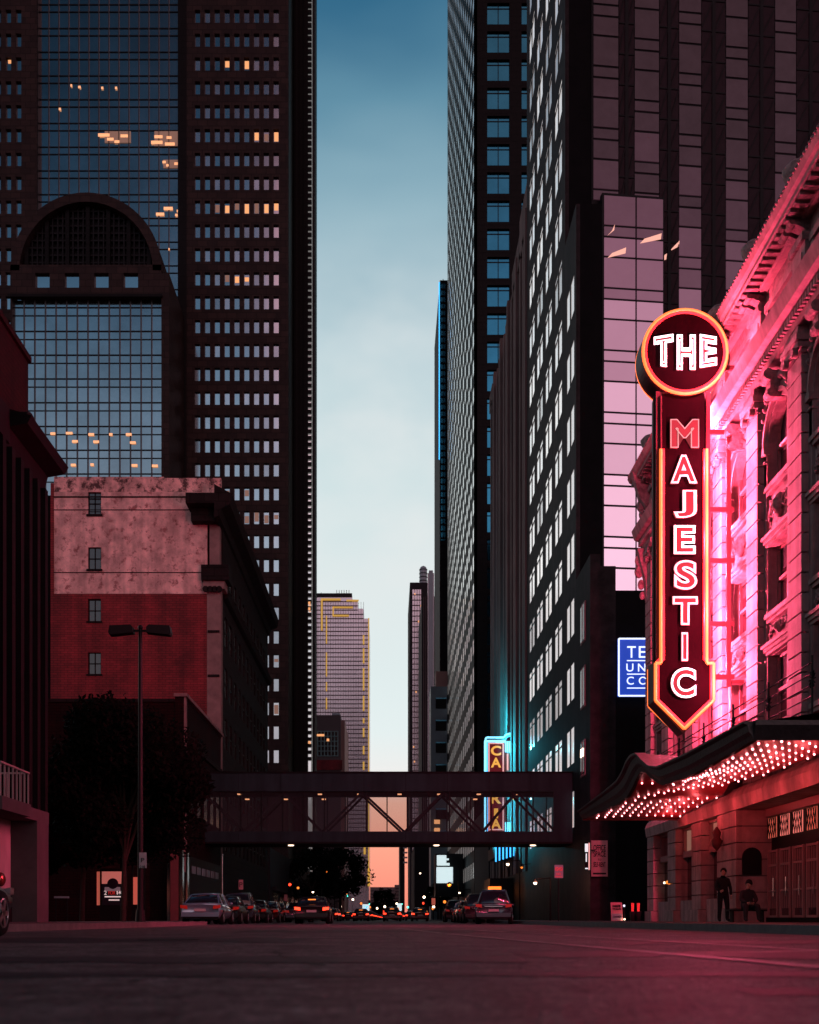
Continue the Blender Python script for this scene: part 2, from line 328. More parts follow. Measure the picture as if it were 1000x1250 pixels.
# ------------------------------------------------------------ mesh builder
class MB:
    def __init__(s): s.v = []; s.f = []; s.m = []; s.mats = []; s.smooth = []
    def mi(s, mat):
        if mat is None: return 0
        m = M[mat] if isinstance(mat, str) else mat
        if m not in s.mats: s.mats.append(m)
        return s.mats.index(m)
    def add(s, vs, fs, mat=None, smooth=False):
        b = len(s.v); k = s.mi(mat)
        s.v += [tuple(v) for v in vs]
        for f in fs: s.f.append(tuple(b+i for i in f)); s.m.append(k); s.smooth.append(smooth)
        return s
    def box(s, x0, x1, y0, y1, z0, z1, mat=None):
        if x1 < x0: x0, x1 = x1, x0
        if y1 < y0: y0, y1 = y1, y0
        if z1 < z0: z0, z1 = z1, z0
        v = [(x0,y0,z0),(x1,y0,z0),(x1,y1,z0),(x0,y1,z0),(x0,y0,z1),(x1,y0,z1),(x1,y1,z1),(x0,y1,z1)]
        f = [(0,3,2,1),(4,5,6,7),(0,1,5,4),(1,2,6,5),(2,3,7,6),(3,0,4,7)]
        return s.add(v, f, mat)
    def tube(s, p0, p1, r0, r1=None, n=8, mat=None, cap=True):
        r1 = r0 if r1 is None else r1
        p0, p1 = Vector(p0), Vector(p1); d = (p1-p0)
        q = d.to_track_quat('Z', 'Y')
        vs = []
        for p, r in ((p0, r0), (p1, r1)):
            for i in range(n):
                a = 2*math.pi*i/n
                vs.append(p + q @ Vector((math.cos(a)*r, math.sin(a)*r, 0)))
        fs = [(i, (i+1) % n, n+(i+1) % n, n+i) for i in range(n)]
        s.add(vs, fs, mat, n > 6)
        if cap: s.add(vs, [tuple(range(n-1, -1, -1)), tuple(range(n, 2*n))], mat)
        return s
    def path(s, pts, r, n=8, mat=None, closed=False):
        k = len(pts)
        for i in range(k if closed else k-1):
            s.tube(pts[i], pts[(i+1) % k], r, n=n, mat=mat)
        return s
    def bar(s, p0, p1, w_, h_, mat=None):
        p0, p1 = Vector(p0), Vector(p1); d = (p1-p0).normalized()
        up = Vector((0, 0, 1)) if abs(d.z) < 0.95 else Vector((0, 1, 0))
        a = d.cross(up).normalized()*w_/2; b = a.cross(d).normalized()*h_/2
        v = [p0-a-b, p0+a-b, p0+a+b, p0-a+b, p1-a-b, p1+a-b, p1+a+b, p1-a+b]
        return s.add(v, [(0,3,2,1),(4,5,6,7),(0,1,5,4),(1,2,6,5),(2,3,7,6),(3,0,4,7)], mat)
    def prism(s, poly, axis, a0, a1, mat=None):
        n = len(poly)
        def P(p, a):
            if axis == 'x': return (a, p[0], p[1])
            if axis == 'y': return (p[0], a, p[1])
            return (p[0], p[1], a)
        vs = [P(p, a0) for p in poly]+[P(p, a1) for p in poly]
        fs = [tuple(range(n-1, -1, -1)), tuple(range(n, 2*n))]+[(i, (i+1) % n, n+(i+1) % n, n+i) for i in range(n)]
        return s.add(vs, fs, mat)
    def sphere(s, c, r, seg=10, ring=6, mat=None, sc=(1, 1, 1)):
        vs = []; fs = []
        for j in range(ring+1):
            t = math.pi*j/ring
            for i in range(seg):
                a = 2*math.pi*i/seg
                vs.append((c[0]+r*sc[0]*math.sin(t)*math.cos(a), c[1]+r*sc[1]*math.sin(t)*math.sin(a), c[2]+r*sc[2]*math.cos(t)))
        for j in range(ring):
            for i in range(seg):
                fs.append((j*seg+i, (j+1)*seg+i, (j+1)*seg+(i+1) % seg, j*seg+(i+1) % seg))
        return s.add(vs, fs, mat, True)
    def lathe(s, prof, c, n=16, mat=None):
        vs = []; fs = []
        for (r, z) in prof:
            for i in range(n):
                a = 2*math.pi*i/n; vs.append((c[0]+r*math.cos(a), c[1]+r*math.sin(a), c[2]+z))
        for j in range(len(prof)-1):
            for i in range(n):
                fs.append((j*n+i, j*n+(i+1) % n, (j+1)*n+(i+1) % n, (j+1)*n+i))
        return s.add(vs, fs, mat, True)
    def build(s, name, mat=None, parent=None, world=True):
        me = bpy.data.meshes.new(name)
        off = Vector((0, 0, 0))
        if parent is not None and world: off = OFF.get(parent.name, Vector((0, 0, 0)))
        me.from_pydata([tuple(Vector(v)-off) for v in s.v], [], s.f)
        if mat is not None: s.mats = [M[mat] if isinstance(mat, str) else mat]+[m for m in s.mats[1:]] if not s.mats else s.mats
        for m in s.mats: me.materials.append(m)
        if s.mats:
            me.polygons.foreach_set('material_index', s.m)
        me.polygons.foreach_set('use_smooth', s.smooth)
        me.update()
        o = bpy.data.objects.new(name, me); col.objects.link(o)
        if parent is not None:
            o.parent = parent; OFF[o.name] = off
        return o
OFF = {}
def thing(name, label, cat, loc=(0, 0, 0), rz=0, group=None):
    o = bpy.data.objects.new(name, None); col.objects.link(o); o.empty_display_size = 0.2
    o.location = loc; o.rotation_euler = (0, 0, rz); o['label'] = label; o['category'] = cat
    if group: o['group'] = group
    OFF[o.name] = Vector(loc)
    return o
def tag(o, label, cat, group=None):
    o['label'] = label; o['category'] = cat
    if group: o['group'] = group
    return o
def struct(o, kind='structure'):
    o['kind'] = kind; return o
def copy_tree(o, parent=None):
    c = o.copy(); col.objects.link(c)
    if parent: c.parent = parent
    OFF[c.name] = OFF.get(o.name, Vector((0, 0, 0)))
    for ch in list(o.children): copy_tree(ch, c)
    return c
def smooth_mod(o, w_=0.02, seg=2):
    b = o.modifiers.new('bevel', 'BEVEL'); b.width = w_; b.segments = seg; b.limit_method = 'ANGLE'
    return o

# text as mesh --------------------------------------------------
def text_mesh(txt, size, extrude=0.01, bevel=0.0, outline=False, offset=0.0, spacing=1.0):
    cu = bpy.data.curves.new('t', 'FONT'); cu.body = txt; cu.size = size
    cu.align_x = 'CENTER'; cu.align_y = 'CENTER'; cu.offset = offset; cu.space_character = spacing
    cu.resolution_u = 6
    if outline: cu.fill_mode = 'NONE'; cu.bevel_depth = bevel; cu.bevel_resolution = 2; cu.extrude = 0
    else: cu.extrude = extrude
    o = bpy.data.objects.new('t', cu); col.objects.link(o)
    dg = bpy.context.evaluated_depsgraph_get()
    me = bpy.data.meshes.new_from_object(o.evaluated_get(dg))
    bpy.data.objects.remove(o); bpy.data.curves.remove(cu)
    return me
def put_text(txt, cx, y, cz, width, height, mat, parent, name='letter', extrude=0.01, outline=False, bevel=0.02, offset=0.0, face='y', bend=None):
    """letter(s) facing -Y (face 'y'), facing -X (face 'x'), fitted to width x height"""
    me = text_mesh(txt, 1.0, extrude, bevel, outline, offset)
    xs = [v.co.x for v in me.vertices]; ys = [v.co.y for v in me.vertices]
    x0, x1, y0, y1 = min(xs), max(xs), min(ys), max(ys)
    sx = width/max(x1-x0, 1e-4); sy = height/max(y1-y0, 1e-4)
    off = OFF.get(parent.name, Vector((0, 0, 0))) if parent is not None else Vector((0, 0, 0))
    for v in me.vertices:
        X = (v.co.x-(x0+x1)/2)*sx; Z = (v.co.y-(y0+y1)/2)*sy; d = v.co.z
        if bend: Z = bend(X, Z)
        if face == 'y': p = Vector((cx+X, y-d, cz+Z))
        elif face == 'yb': p = Vector((cx-X, y+d, cz+Z))
        elif face == 'xp': p = Vector((y+d, cx+X, cz+Z))
        else: p = Vector((y-d, cx-X, cz+Z))
        v.co = p-off
    me.materials.clear(); me.materials.append(M[mat])
    for p in me.polygons: p.material_index = 0
    me.update()
    o = bpy.data.objects.new(name, me); col.objects.link(o)
    if parent is not None: o.parent = parent; OFF[o.name] = off
    return o

# facades -------------------------------------------------------
def wbox(mb, ax, pl, sgn, a0, a1, n0, n1, z0, z1, mat=None):
    """box on a facade: ax 'y' facade runs along Y at x=pl with outward normal sgn*X ; ax 'x' runs along X at y=pl, normal sgn*Y"""
    if ax == 'y': mb.box(pl+sgn*n0, pl+sgn*n1, a0, a1, z0, z1, mat)
    else: mb.box(a0, a1, pl+sgn*n0, pl+sgn*n1, z0, z1, mat)
def grid_wall(mb, ax, pl, sgn, A, Z, cols, rows, depth, mat, skip=None):
    """wall slab from A[0]..A[1], Z[0]..Z[1] with rectangular openings cols x rows; its face lies on the plane"""
    edges = [A[0]]+[e for c in cols for e in c]+[A[1]]
    for i in range(0, len(edges), 2):
        if edges[i+1]-edges[i] > 1e-3: wbox(mb, ax, pl, sgn, edges[i], edges[i+1], -depth, 0, Z[0], Z[1], mat)
    ze = [Z[0]]+[e for r in rows for e in r]+[Z[1]]
    for c in cols:
        for i in range(0, len(ze), 2):
            if ze[i+1]-ze[i] > 1e-3: wbox(mb, ax, pl, sgn, c[0], c[1], -depth, 0, ze[i], ze[i+1], mat)
def windows(parent, ax, pl, sgn, rects, matf, depth, mull=None, limit=60):
    """rects list (a0,a1,z0,z1,material). nearest first become parts, the rest one stuff part"""
    rest = MB()
    for k, (a0, a1, z0, z1, mt) in enumerate(rects):
        mb = MB() if k < limit else rest
        wbox(mb, ax, pl, sgn, a0, a1, -depth-0.05, -depth, z0, z1, mt)
        if mull:
            for fr in mull:
                if fr[0] == 'v':
                    c = a0+(a1-a0)*fr[1]; wbox(mb, ax, pl, sgn, c-fr[2]/2, c+fr[2]/2, -depth, -depth+0.04, z0, z1, fr[3])
                else:
                    c = z0+(z1-z0)*fr[1]; wbox(mb, ax, pl, sgn, a0, a1, -depth, -depth+0.05, c-fr[2]/2, c+fr[2]/2, fr[3])
        if k < limit: mb.build('window', None, parent)
    if rest.v: struct(rest.build('far_windows', None, parent), 'stuff')

exec_parts = []
# ============================================================ SETTING
mb = MB(); mb.box(-1500, 1500, -300, 2200, -0.5, -0.004); struct(mb.build('ground', 'ground'))
mb = MB(); mb.box(-9.9, 6.6, -80, 1500, -0.3, 0.0); road = mb.build('road', 'asphalt'); struct(road)
# kerbs and pavements
def walk(name, x0, x1, y0, y1, kx):
    m = MB(); m.box(x0, x1, y0, y1, -0.2, 0.15); struct(m.build('pavement', 'walk'))
    k = MB()
    s_ = 1 if kx > 0 else -1
    k.box(kx, kx+0.15*s_, y0, y1, -0.2, 0.152); struct(k.build('kerb', 'kerb'))
walk('r', 6.75, 12.6, -80, 1400, 6.6)
walk('l', -12.6, -7.55, -80, 50, -7.4)
walk('l2', -12.6, -9.95, 50.0, 1400, -9.8)
# lot floor behind pavements
mb = MB(); mb.box(-60, -12.6, -80, 300, -0.2, 0.10); struct(mb.build('lot_ground', 'ground'))
mb = MB(); mb.box(12.6, 60, -80, 300, -0.2, 0.10); struct(mb.build('lot_ground', 'ground'))
# tar patches and worn paint, each a sheet with an uneven outline
def blotch(name, x0, x1, y0, y1, mat, z=0.004, jag=0.15, n=40, ncross=0.0):
    m = MB(); vs = []; top = []
    for i in range(n+1):
        t = i/n; x = x0+(x1-x0)*t
        a = y0+jag*(noise.noise(Vector((x*1.3, y0, 0)))*1.4+0.6*noise.noise(Vector((x*4, y0, 3))))+ncross*t
        b = y1+jag*(noise.noise(Vector((x*1.3, y1, 7)))*1.4+0.6*noise.noise(Vector((x*4, y1, 9))))+ncross*t
        vs.append((x, a, z)); top.append((x, max(b, a+0.05), z))
    allv = vs+top
    fs = [(i, i+1, n+2+i, n+1+i) for i in range(n)]
    m.add(allv, fs, mat); o = m.build(name, mat); struct(o); return o
blotch('tar_patch', -7.0, 0.8, 7.0, 8.1, 'patch', jag=0.35)
blotch('tar_patch', -3.4, 2.2, 5.25, 5.75, 'patch', jag=0.18)
blotch('tar_patch', 0.9, 3.9, 8.0, 9.6, 'patch', jag=0.5)
blotch('tar_patch', -7.3, -1.0, 13, 16, 'patch', jag=0.8)
blotch('tar_patch', 2.3, 6.2, 12.5, 14.0, 'patch', jag=0.8)
blotch('tar_patch', -3.0, 5.8, 23, 27, 'patch', jag=1.2)
blotch('tar_patch', 1.2, 3.8, 4.0, 4.3, 'patch', jag=0.12)
def stripe(name, p0, p1, wd, mat='paint', z=0.008, n=50):
    m = MB(); p0 = Vector(p0); p1 = Vector(p1); d = (p1-p0); nn = Vector((-d.y, d.x)).normalized()*wd/2
    vs = []
    for i in range(n+1):
        t = i/n; c = p0+d*t; k = 0.8+0.5*noise.noise(Vector((t*20, wd, 1)))
        vs += [(c.x-nn.x*k, c.y-nn.y*k, z), (c.x+nn.x*k, c.y+nn.y*k, z)]
    fs = [(2*i, 2*i+2, 2*i+3, 2*i+1) for i in range(n) if noise.noise(Vector((i*0.35, wd*9, p0.x))) > -0.42]
    m.add(vs, fs, mat); struct(m.build(name, mat))
def crack(name, pts, wd=0.02):
    m = MB(); P = []
    for (a, b) in zip(pts, pts[1:]):
        for i in range(14):
            t = i/14; P.append((a[0]+(b[0]-a[0])*t+0.09*noise.noise(Vector((a[0]+t*9, b[1], 2))), a[1]+(b[1]-a[1])*t+0.12*noise.noise(Vector((b[0], a[1]+t*9, 5)))))
    vs = []
    for i, p in enumerate(P): vs += [(p[0]-wd/2, p[1]-wd, 0.006), (p[0]+wd/2, p[1]+wd, 0.006)]
    m.add(vs, [(2*i, 2*i+2, 2*i+3, 2*i+1) for i in range(len(P)-1)], 'black'); struct(m.build(name, 'black'))
crack('crack', [(-4.5, 11), (-2.2, 10.2), (0.4, 11.3), (2.9, 10.4), (6.2, 11.8)], .03)
crack('crack', [(-1.2, 4.4), (-0.4, 6.6), (-0.9, 9.5), (0.2, 15), (-0.2, 24)], .025)
crack('crack', [(2.2, 5.0), (2.8, 7.5), (2.5, 12), (3.4, 20)], .03)
crack('crack', [(-6.5, 20), (-2, 18.6), (3, 19.5), (6.5, 18.5)], .05)
mb = MB(); mb.tube((-2.6, 14.5, -0.01), (-2.6, 14.5, 0.012), 0.36, n=24, mat='dark_metal'); struct(mb.build('manhole_cover', 'dark_metal'))
stripe('worn_line', (0.2, 33), (0.9, 21), 0.14)
stripe('worn_line', (0.95, 20), (2.3, 4.9), 0.16)
stripe('worn_line', (1.6, 30), (3.6, 6.6), 0.14)
stripe('worn_line', (2.6, 9.0), (6.4, 11.4), 0.18)
stripe('worn_line', (-1.7, 48), (-1.7, 64), 0.12)
stripe('stop_line', (-9.5, 47), (6.3, 47), 0.5)
stripe('stop_line', (-9.5, 50.5), (6.3, 50.5), 0.3)
for k in range(12):
    stripe('lane_dash', (-1.7, 70+k*12), (-1.7, 75+k*12), 0.12)

# ============================================================ LEFT SIDE
# --- nearer pale building at the very left edge
t = thing('corner_building', 'pale smooth-walled building cut by the left edge of the picture, with a small railed balcony', 'building', (-12, 30, 0))
mb = MB(); mb.box(-30, -11.95, 20, 36.9, 4.0, 26.0, 'dark'); mb.build('wall', None, t)
mb = MB(); mb.box(-11.95, -11.45, 35.75, 36.05, 3.6, 20.3, 'fargreyst'); mb.box(-11.95, -11.45, 30.3, 30.62, 3.6, 20.3, 'concrete_l'); mb.build('fin', None, t)
mb = MB(); mb.box(-12.6, -10.55, 33.5, 36.2, 3.25, 3.62, 'concrete'); b_ = mb.build('balcony', None, t)
rl = MB()
for k in range(8):
    y = 33.55+k*0.37; rl.box(-10.64, -10.60, y, y+0.035, 3.62, 4.52)
rl.box(-10.66, -10.58, 33.5, 36.2, 4.52, 4.57); rl.box(-12.5, -10.6, 36.14, 36.18, 4.52, 4.57)
for k in range(5): rl.box(-12.4+k*0.38, -12.37+k*0.38, 36.14, 36.18, 3.62, 4.52)
rl.build('railing', 'concrete_l', b_)
mb = MB(); mb.box(-30, -12.9, 20, 36.9, 0.1, 3.95, 'concrete'); mb.build('ground_floor_wall', None, t)
mb = MB()
for y in (33.9, 30.5): mb = MB(); mb.box(-12.85, -12.0, y, y+0.7, 0.1, 3.95, 'redpillar'); mb.build('column', None, t)

# --- dark finned office building
t = thing('office_building', 'dark office building with vertical fins and heavy cornice, left of the peeling building', 'building', (-12, 40, 0))
mb = MB(); mb.box(-30, -12.35, 37.0, 43.2, 4.0, 15.4, 'dark'); mb.build('wall', None, t)
for k in range(7):
    y = 37.25+k*0.94
    m = MB(); m.box(-12.35, -12.0, y, y+0.34, 4.0, 15.3, 'dark'); m.build('fin', None, t)
for k in range(6):
    y = 37.62+k*0.94
    for (z0, z1) in ((12.3, 14.8), (8.7, 11.6), (5.2, 8.0)):
        m = MB(); m.box(-12.345, -12.32, y+0.05, y+0.48, z0, z1, 'glassE'); m.box(-12.32, -12.29, y+0.25, y+0.28, z0, z1, 'mullion_d'); m.build('window', None, t)
m = MB()
m.prism([(-30, 15.3), (-12.2, 15.3), (-12.05, 15.85), (-11.45, 15.95), (-11.32, 16.2), (-12.0, 16.4), (-30, 16.4)], 'y', 38.9, 43.4, 'dark')
m.box(-30, -12.0, 36.95, 38.9, 15.3, 16.4, 'dark')
m.build('cornice', None, t)
m = MB(); pts = [(40.6+0.8*math.cos(a), 16.2+0.75*math.sin(a)) for a in [math.pi*i/10 for i in range(11)]]
m.prism(pts, 'x', -14, -11.8, 'dark'); m.build('roof_arch', None, t)
m = MB(); m.box(-30, -12.1, 36.95, 41.2, 16.41, 18.9, 'redbrick_d'); m.box(-30, -12.1, 36.93, 36.95, 16.41, 18.9, 'redbrick'); m.box(-30, -12.0, 36.9, 41.25, 18.9, 19.1, 'redbrick_d'); m.build('roof_block', None, t)  # lit front and shaded sides painted in as bright and dark brick
m = MB()
m.box(-30, -12.9, 37.0, 43.2, 0.1, 3.6, 'concrete_l'); m.build('ground_floor_wall', None, t)
m = MB(); m.box(-12.9, -12.0, 36.9, 43.35, 3.6, 4.0, 'concrete'); m.box(-12.9, -12.86, 37.0, 42.2, 0.15, 1.05, 'black'); m.build('lintel', None, t)
m = MB(); m.box(-12.9, -12.0, 41.9, 43.3, 0.1, 3.6, 'concrete'); m.build('corner_pier', None, t)
m = MB(); m.box(-12.9, -12.55, 37.2, 38.2, 0.1, 3.6, 'redpillar'); m.build('pillar', None, t)
m = MB(); m.tube((-13.2, 43.3, 0.1), (-13.2, 43.3, 14), 0.06, mat='dark_metal'); m.build('drainpipe', None, t)
t2 = thing('wall_bell', 'shiny round copper-red wall bell mounted low on the pink-lit entry wall', 'alarm bell', (-12.86, 40.3, 1.55))
m = MB(); m.sphere((-12.75, 40.3, 1.55), 0.24, 14, 8, 'copper', (0.7, 1, 1)); m.build('dome', None, t2)
m = MB(); m.tube((-12.9, 40.3, 1.55), (-12.82, 40.3, 1.55), 0.27, n=16, mat='dark_metal'); m.build('backplate', None, t2)

# --- peeling plaster / red brick building
D = 87.8
t = thing('brick_building', 'old red brick building with peeling whitewashed upper gable and overhanging street cornice', 'building', (-18, D, 0))
xL, xR = PX(62, D), -12.0
zt, zp, zb = PZ(582, D), PZ(725, D), 0.1
wx = (PX(107.5, D), PX(123.5, D))
wz = [(PZ(628, D), PZ(600.5, D)), (PZ(695, D), PZ(668, D)), (PZ(758.5, D), PZ(731.5, D)), (PZ(823, D), PZ(796.5, D))]
wz_up = sorted(wz[:2]); wz_lo = sorted(wz[2:])
m = MB()
grid_wall(m, 'x', D, -1, (PX(66, D), PX(253, D)), (zp, PZ(600.4, D)), [wx], [wz_up[0], wz_up[1]], 0.35, 'plaster')
m.build('plaster_wall', None, t)
m = MB(); m.box(PX(66, D), PX(200, D), D, D+0.35, PZ(600.4, D), PZ(582, D), 'plaster_b'); m.box(PX(200, D), PX(270, D), D, D+0.35, PZ(600.4, D), PZ(583.5, D), 'plaster_b')
m.build('parapet_plaster', None, t)
m = MB()
m.box(PX(66, D)-0.02, PX(256, D), D-0.06, D, PZ(607.5, D), PZ(606, D), 'stone_bd')
for yy in (622, 698.5): m.box(PX(66, D), PX(248, D), D-0.03, D, PZ(yy+1, D), PZ(yy, D), 'stone_bd')
m.build('string_course', None, t)
m = MB()
grid_wall(m, 'x', D-0.05, -1, (xL, PX(253, D)), (zb, zp), [wx], wz_lo, 0.4, 'redbrick')
m.box(xL, PX(66, D), D-0.05, D+0.35, zp, PZ(590, D), 'redbrick'); m.build('brick_wall', None, t)
for (z0, z1) in wz:
    f = MB(); f.box(wx[0], wx[1], D+0.2, D+0.25, z0, z1, 'wglass'); o = f.build('window', None, t)
    f = MB(); c = (wx[0]+wx[1])/2; f.box(c-0.03, c+0.03, D+0.14, D+0.2, z0, z1, 'redbrick_d'); f.box(wx[0], wx[1], D+0.14, D+0.2, (z0+z1)/2-0.03, (z0+z1)/2+0.03, 'redbrick_d')
    for xx in wx: f.box(xx-0.0, xx+(0.06 if xx == wx[0] else -0.06), D+0.13, D+0.2, z0, z1, 'redbrick_d')
    f.build('sash_bar', None, o)
    f = MB(); f.box(wx[0]-0.1, wx[1]+0.1, D-0.12, D+0.05, z0-0.14, z0, 'stone_bd'); f.build('sill', None, o)
m = MB(); m.box(PX(253, D), xR, D-0.12, D+0.8, zb, PZ(720, D), 'stone_b'); m.box(PX(256, D), xR-0.1, D-0.10, D+0.8, PZ(692, D), PZ(632, D), 'stone_b'); m.build('corner_pilaster', None, t)
for yy in (770, 824):
    m = MB(); m.box(PX(254, D), xR-0.1, D-0.2, D-0.12, PZ(yy+3, D), PZ(yy, D), 'stone_bd'); m.build('pilaster_band', None, t)
m = MB()
z0 = PZ(720, D); z1 = PZ(692, D)
m.box(PX(249, D), xR+0.3, D-0.35, D+1.2, z0, z0+0.55, 'stone_b'); m.box(PX(247, D), xR+0.6, D-0.6, D+1.2, z0+0.55, z1, 'stone_bd')
for k in range(4): m.tube((PX(252+k*5.5, D), D-0.45, z0-0.05), (PX(252+k*5.5, D), D-0.3, z0-0.05), 0.22, n=10, mat='stone_bd')
m.build('pilaster_capital', None, t)
DF = 121.6
m = MB()
m.box(xR-14, xR-0.12, D+0.8, DF, zb, PZ(600, D), 'dark'); m.build('core_wall', None, t)
# street face with windows
cols = []; y = D+2.0
while y < DF-2: cols.append((y, y+1.3)); y += 2.75
rows = []; z = 5.2
while z < 27.0: rows.append((z, z+2.2)); z += 3.75
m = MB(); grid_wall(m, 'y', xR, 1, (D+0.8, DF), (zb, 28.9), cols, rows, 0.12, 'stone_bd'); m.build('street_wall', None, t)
rects = [(c[0], c[1], r[0], r[1], 'wglass') for c in cols for r in rows]
windows(t, 'y', xR, 1, rects, None, 0.08, mull=[('h', .5, .06, 'mullion_d')], limit=60)
m = MB()
m.prism([(-12.12, 28.3), (-11.85, 28.4), (-11.7, 28.9), (-11.1, 29.2), (-10.95, 29.9), (-11.1, 30.0), (-12.2, 30.6), (-12.2, 28.3)], 'y', D-2.1, DF+0.4, 'stone_bd')
m.prism([(-12.1, 23.3), (-11.7, 23.5), (-11.55, 23.9), (-12.1, 24.0)], 'y', D+1.2, DF+0.2, 'stone_bd')
m.box(-14.2, -12.2, D-2.1, D-0.07, 29.3, 30.0, 'stone_bd'); m.box(-14.0, -12.2, D-1.0, D-0.07, 28.4, 29.3, 'stone_bd')
m.build('cornice', None, t)
m = MB(); m.box(-13.4, -12.3, D-0.1, D+2.0, 30.0, 31.7, 'plaster_b'); m.build('corner_pedestal', None, t)

# --- low dark brick annexe in front of it
D = 72.0
t = thing('low_brick_building', 'low dark brick building behind the tree, in front of the peeling one', 'building', (-18, D, 0))
zt = PZ(857, D)
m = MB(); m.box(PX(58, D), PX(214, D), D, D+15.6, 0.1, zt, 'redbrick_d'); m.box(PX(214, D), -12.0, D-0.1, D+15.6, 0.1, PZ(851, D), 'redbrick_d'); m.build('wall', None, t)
m = MB(); m.box(PX(58, D), PX(214, D), D-0.12, D+0.5, zt, zt+0.18, 'stone_bd'); m.box(PX(213, D), -11.8, D-0.25, D+15.7, PZ(851, D), PZ(847, D), 'stone_b'); m.box(-12.0, -11.9, D-0.1, D+0.4, 3, PZ(851, D), 'stone_b'); m.box(-11.999, -11.88, D, D+15.6, 10.6, 10.9, 'stone_bd'); m.build('coping', None, t)
for k in range(5):
    m = MB(); m.box(-12.0, -11.93, D+1.6+k*2.8, D+2.9+k*2.8, 6.6, 9.2, 'wglass'); m.build('window', None, t)
m = MB(); m.box(-11.999, -11.9, D+1, D+15, 0.8, 4.0, 'black'); m.build('shop_window', None, t)
for px0, px1, mt in ((204, 207.5, 'chrome'), (208, 218, 'redpillar'), (219, 223, 'chrome'), (227, 229, 'chrome')):
    Dp = 70.5
    m = MB(); m.box(PX(px0, Dp), PX(px1, Dp), Dp, Dp+0.5, 0.1, 4.2, mt); m.build('pillar', None, t)
for k in range(6):
    y = 74+k*2.0; m = MB(); m.box(-11.88, -11.84, y, y+1.3, 3.0, 3.45, 'white_sign'); m.build('fascia_panel', None, t)

# --- advertising panel and orange shelter
D = 61.0
t = thing('advert_panel', 'backlit street advertising panel with dark afro silhouette and offer lettering, left of the lamp post', 'advertisement', (PX(137, D), D, 0.15))
m = MB(); m.box(PX(122, D), PX(154, D), D, D+0.25, 0.15, PZ(1060.5, D), 'black'); m.build('case', None, t)
m = MB(); m.box(PX(124.5, D), PX(151, D), D-0.02, D, PZ(1105, D), PZ(1064, D), 'poster_dark'); ps = m.build('poster', None, t)
m = MB(); m.box(PX(124.5, D), PX(151, D), D-0.03, D-0.02, PZ(1079, D), PZ(1064, D), 'poster_sky'); m.build('poster_print', None, ps)
m = MB(); m.sphere((PX(138, D), D-0.05, PZ(1079, D)), 0.28, 12, 8, 'poster_dark', (1, .1, 1)); m.box(PX(128, D), PX(147, D), D-0.06, D-0.03, PZ(1088, D), PZ(1083, D), 'poster_mid'); m.build('poster_figure', None, ps)
put_text('2', PX(129, D), D-0.06, PZ(1090, D), 0.14, 0.2, 'whiteink', ps)
put_text('FOR', PX(137, D), D-0.06, PZ(1090, D), 0.34, 0.18, 'redink', ps)
put_text('$40', PX(146, D), D-0.06, PZ(1090, D), 0.28, 0.2, 'whiteink', ps)
m = MB(); m.box(PX(128, D), PX(149, D), D-0.05, D-0.03, PZ(1095.5, D), PZ(1094, D), 'whiteink'); m.box(PX(133, D), PX(146, D), D-0.05, D-0.03, PZ(1099.5, D), PZ(1098, D), 'whiteink'); m.build('poster_lines', None, ps)
m = MB(); m.box(PX(117.6, D), PX(120.8, D), D+0.1, D+0.2, PZ(1105, D), PZ(1064, D), 'orangepanel'); m.build('side_strip', None, t)
t = thing('shelter_panel', 'plain glowing orange panel of a dark shelter right of the advertising panel', 'shelter', (PX(163, D), D+1, 0.15))
m = MB(); m.box(PX(157.5, D), PX(169.5, D), D+1, D+1.1, PZ(1104, D), PZ(1070, D), 'orangepanel'); m.build('panel', None, t)
m = MB(); m.box(PX(156, D), PX(157.5, D), D+0.9, D+1.1, 0.15, 3, 'black'); m.box(PX(169.6, D), PX(172, D), D+0.9, D+1.1, 0.15, 3, 'black'); m.box(PX(155, D), PX(173, D), D+0.6, D+2, 3, 3.1, 'black'); m.build('frame', None, t)
m = MB(); m.box(PX(157.6, D), PX(169.4, D), D+0.95, D+1.1, 0.15, PZ(1104, D), 'black'); m.build('base', None, t)

# --- lamp post with two shoebox heads
D = 46.0; X = PX(171.5, D)
t = thing('street_lamp', 'tall dark lamp post with two flat boxy heads, unlit, before the brick building', 'street lamp', (X, D, 0.15))
m = MB(); m.tube((X, D, 0.15), (X, D, PZ(767, D)), 0.12, 0.07, 10, 'dark_metal'); m.tube((X, D, 0.15), (X, D, 0.6), 0.2, 0.16, 10, 'dark_metal'); m.build('pole', None, t)
for s in (-1, 1):
    m = MB(); x0 = X+s*0.25; x1 = X+s*1.12; zc = PZ(770, D)
    m.prism([(x0, zc-0.1), (x1, zc-0.19), (x1+s*0.05, zc-0.1), (x1, zc+0.15), (x0+s*0.1, zc+0.19), (x0, zc+0.1)], 'y', D-0.22, D+0.22, 'dark_metal'); m.bar((X, D, zc), (x0, D, zc), 0.07, 0.07, 'dark_metal')
    m.build('lamp_head', None, t)
m = MB(); m.sphere((X, D, PZ(766, D)), 0.1, 8, 5, 'dark_metal'); m.build('cap', None, t)
t = thing('parking_sign', 'small pale parking sign fixed to the tall lamp post', 'sign', (X, D, 2.1))
m = MB(); m.box(X-0.02, X+0.26, D-0.16, D-0.14, PZ(1060, D), PZ(1041, D), 'white_sign'); m.build('panel', None, t)
put_text('P', X+0.12, D-0.165, 2.45, 0.12, 0.16, 'ink', t); put_text('2 HR', X+0.12, D-0.165, 2.2, 0.2, 0.1, 'ink', t)

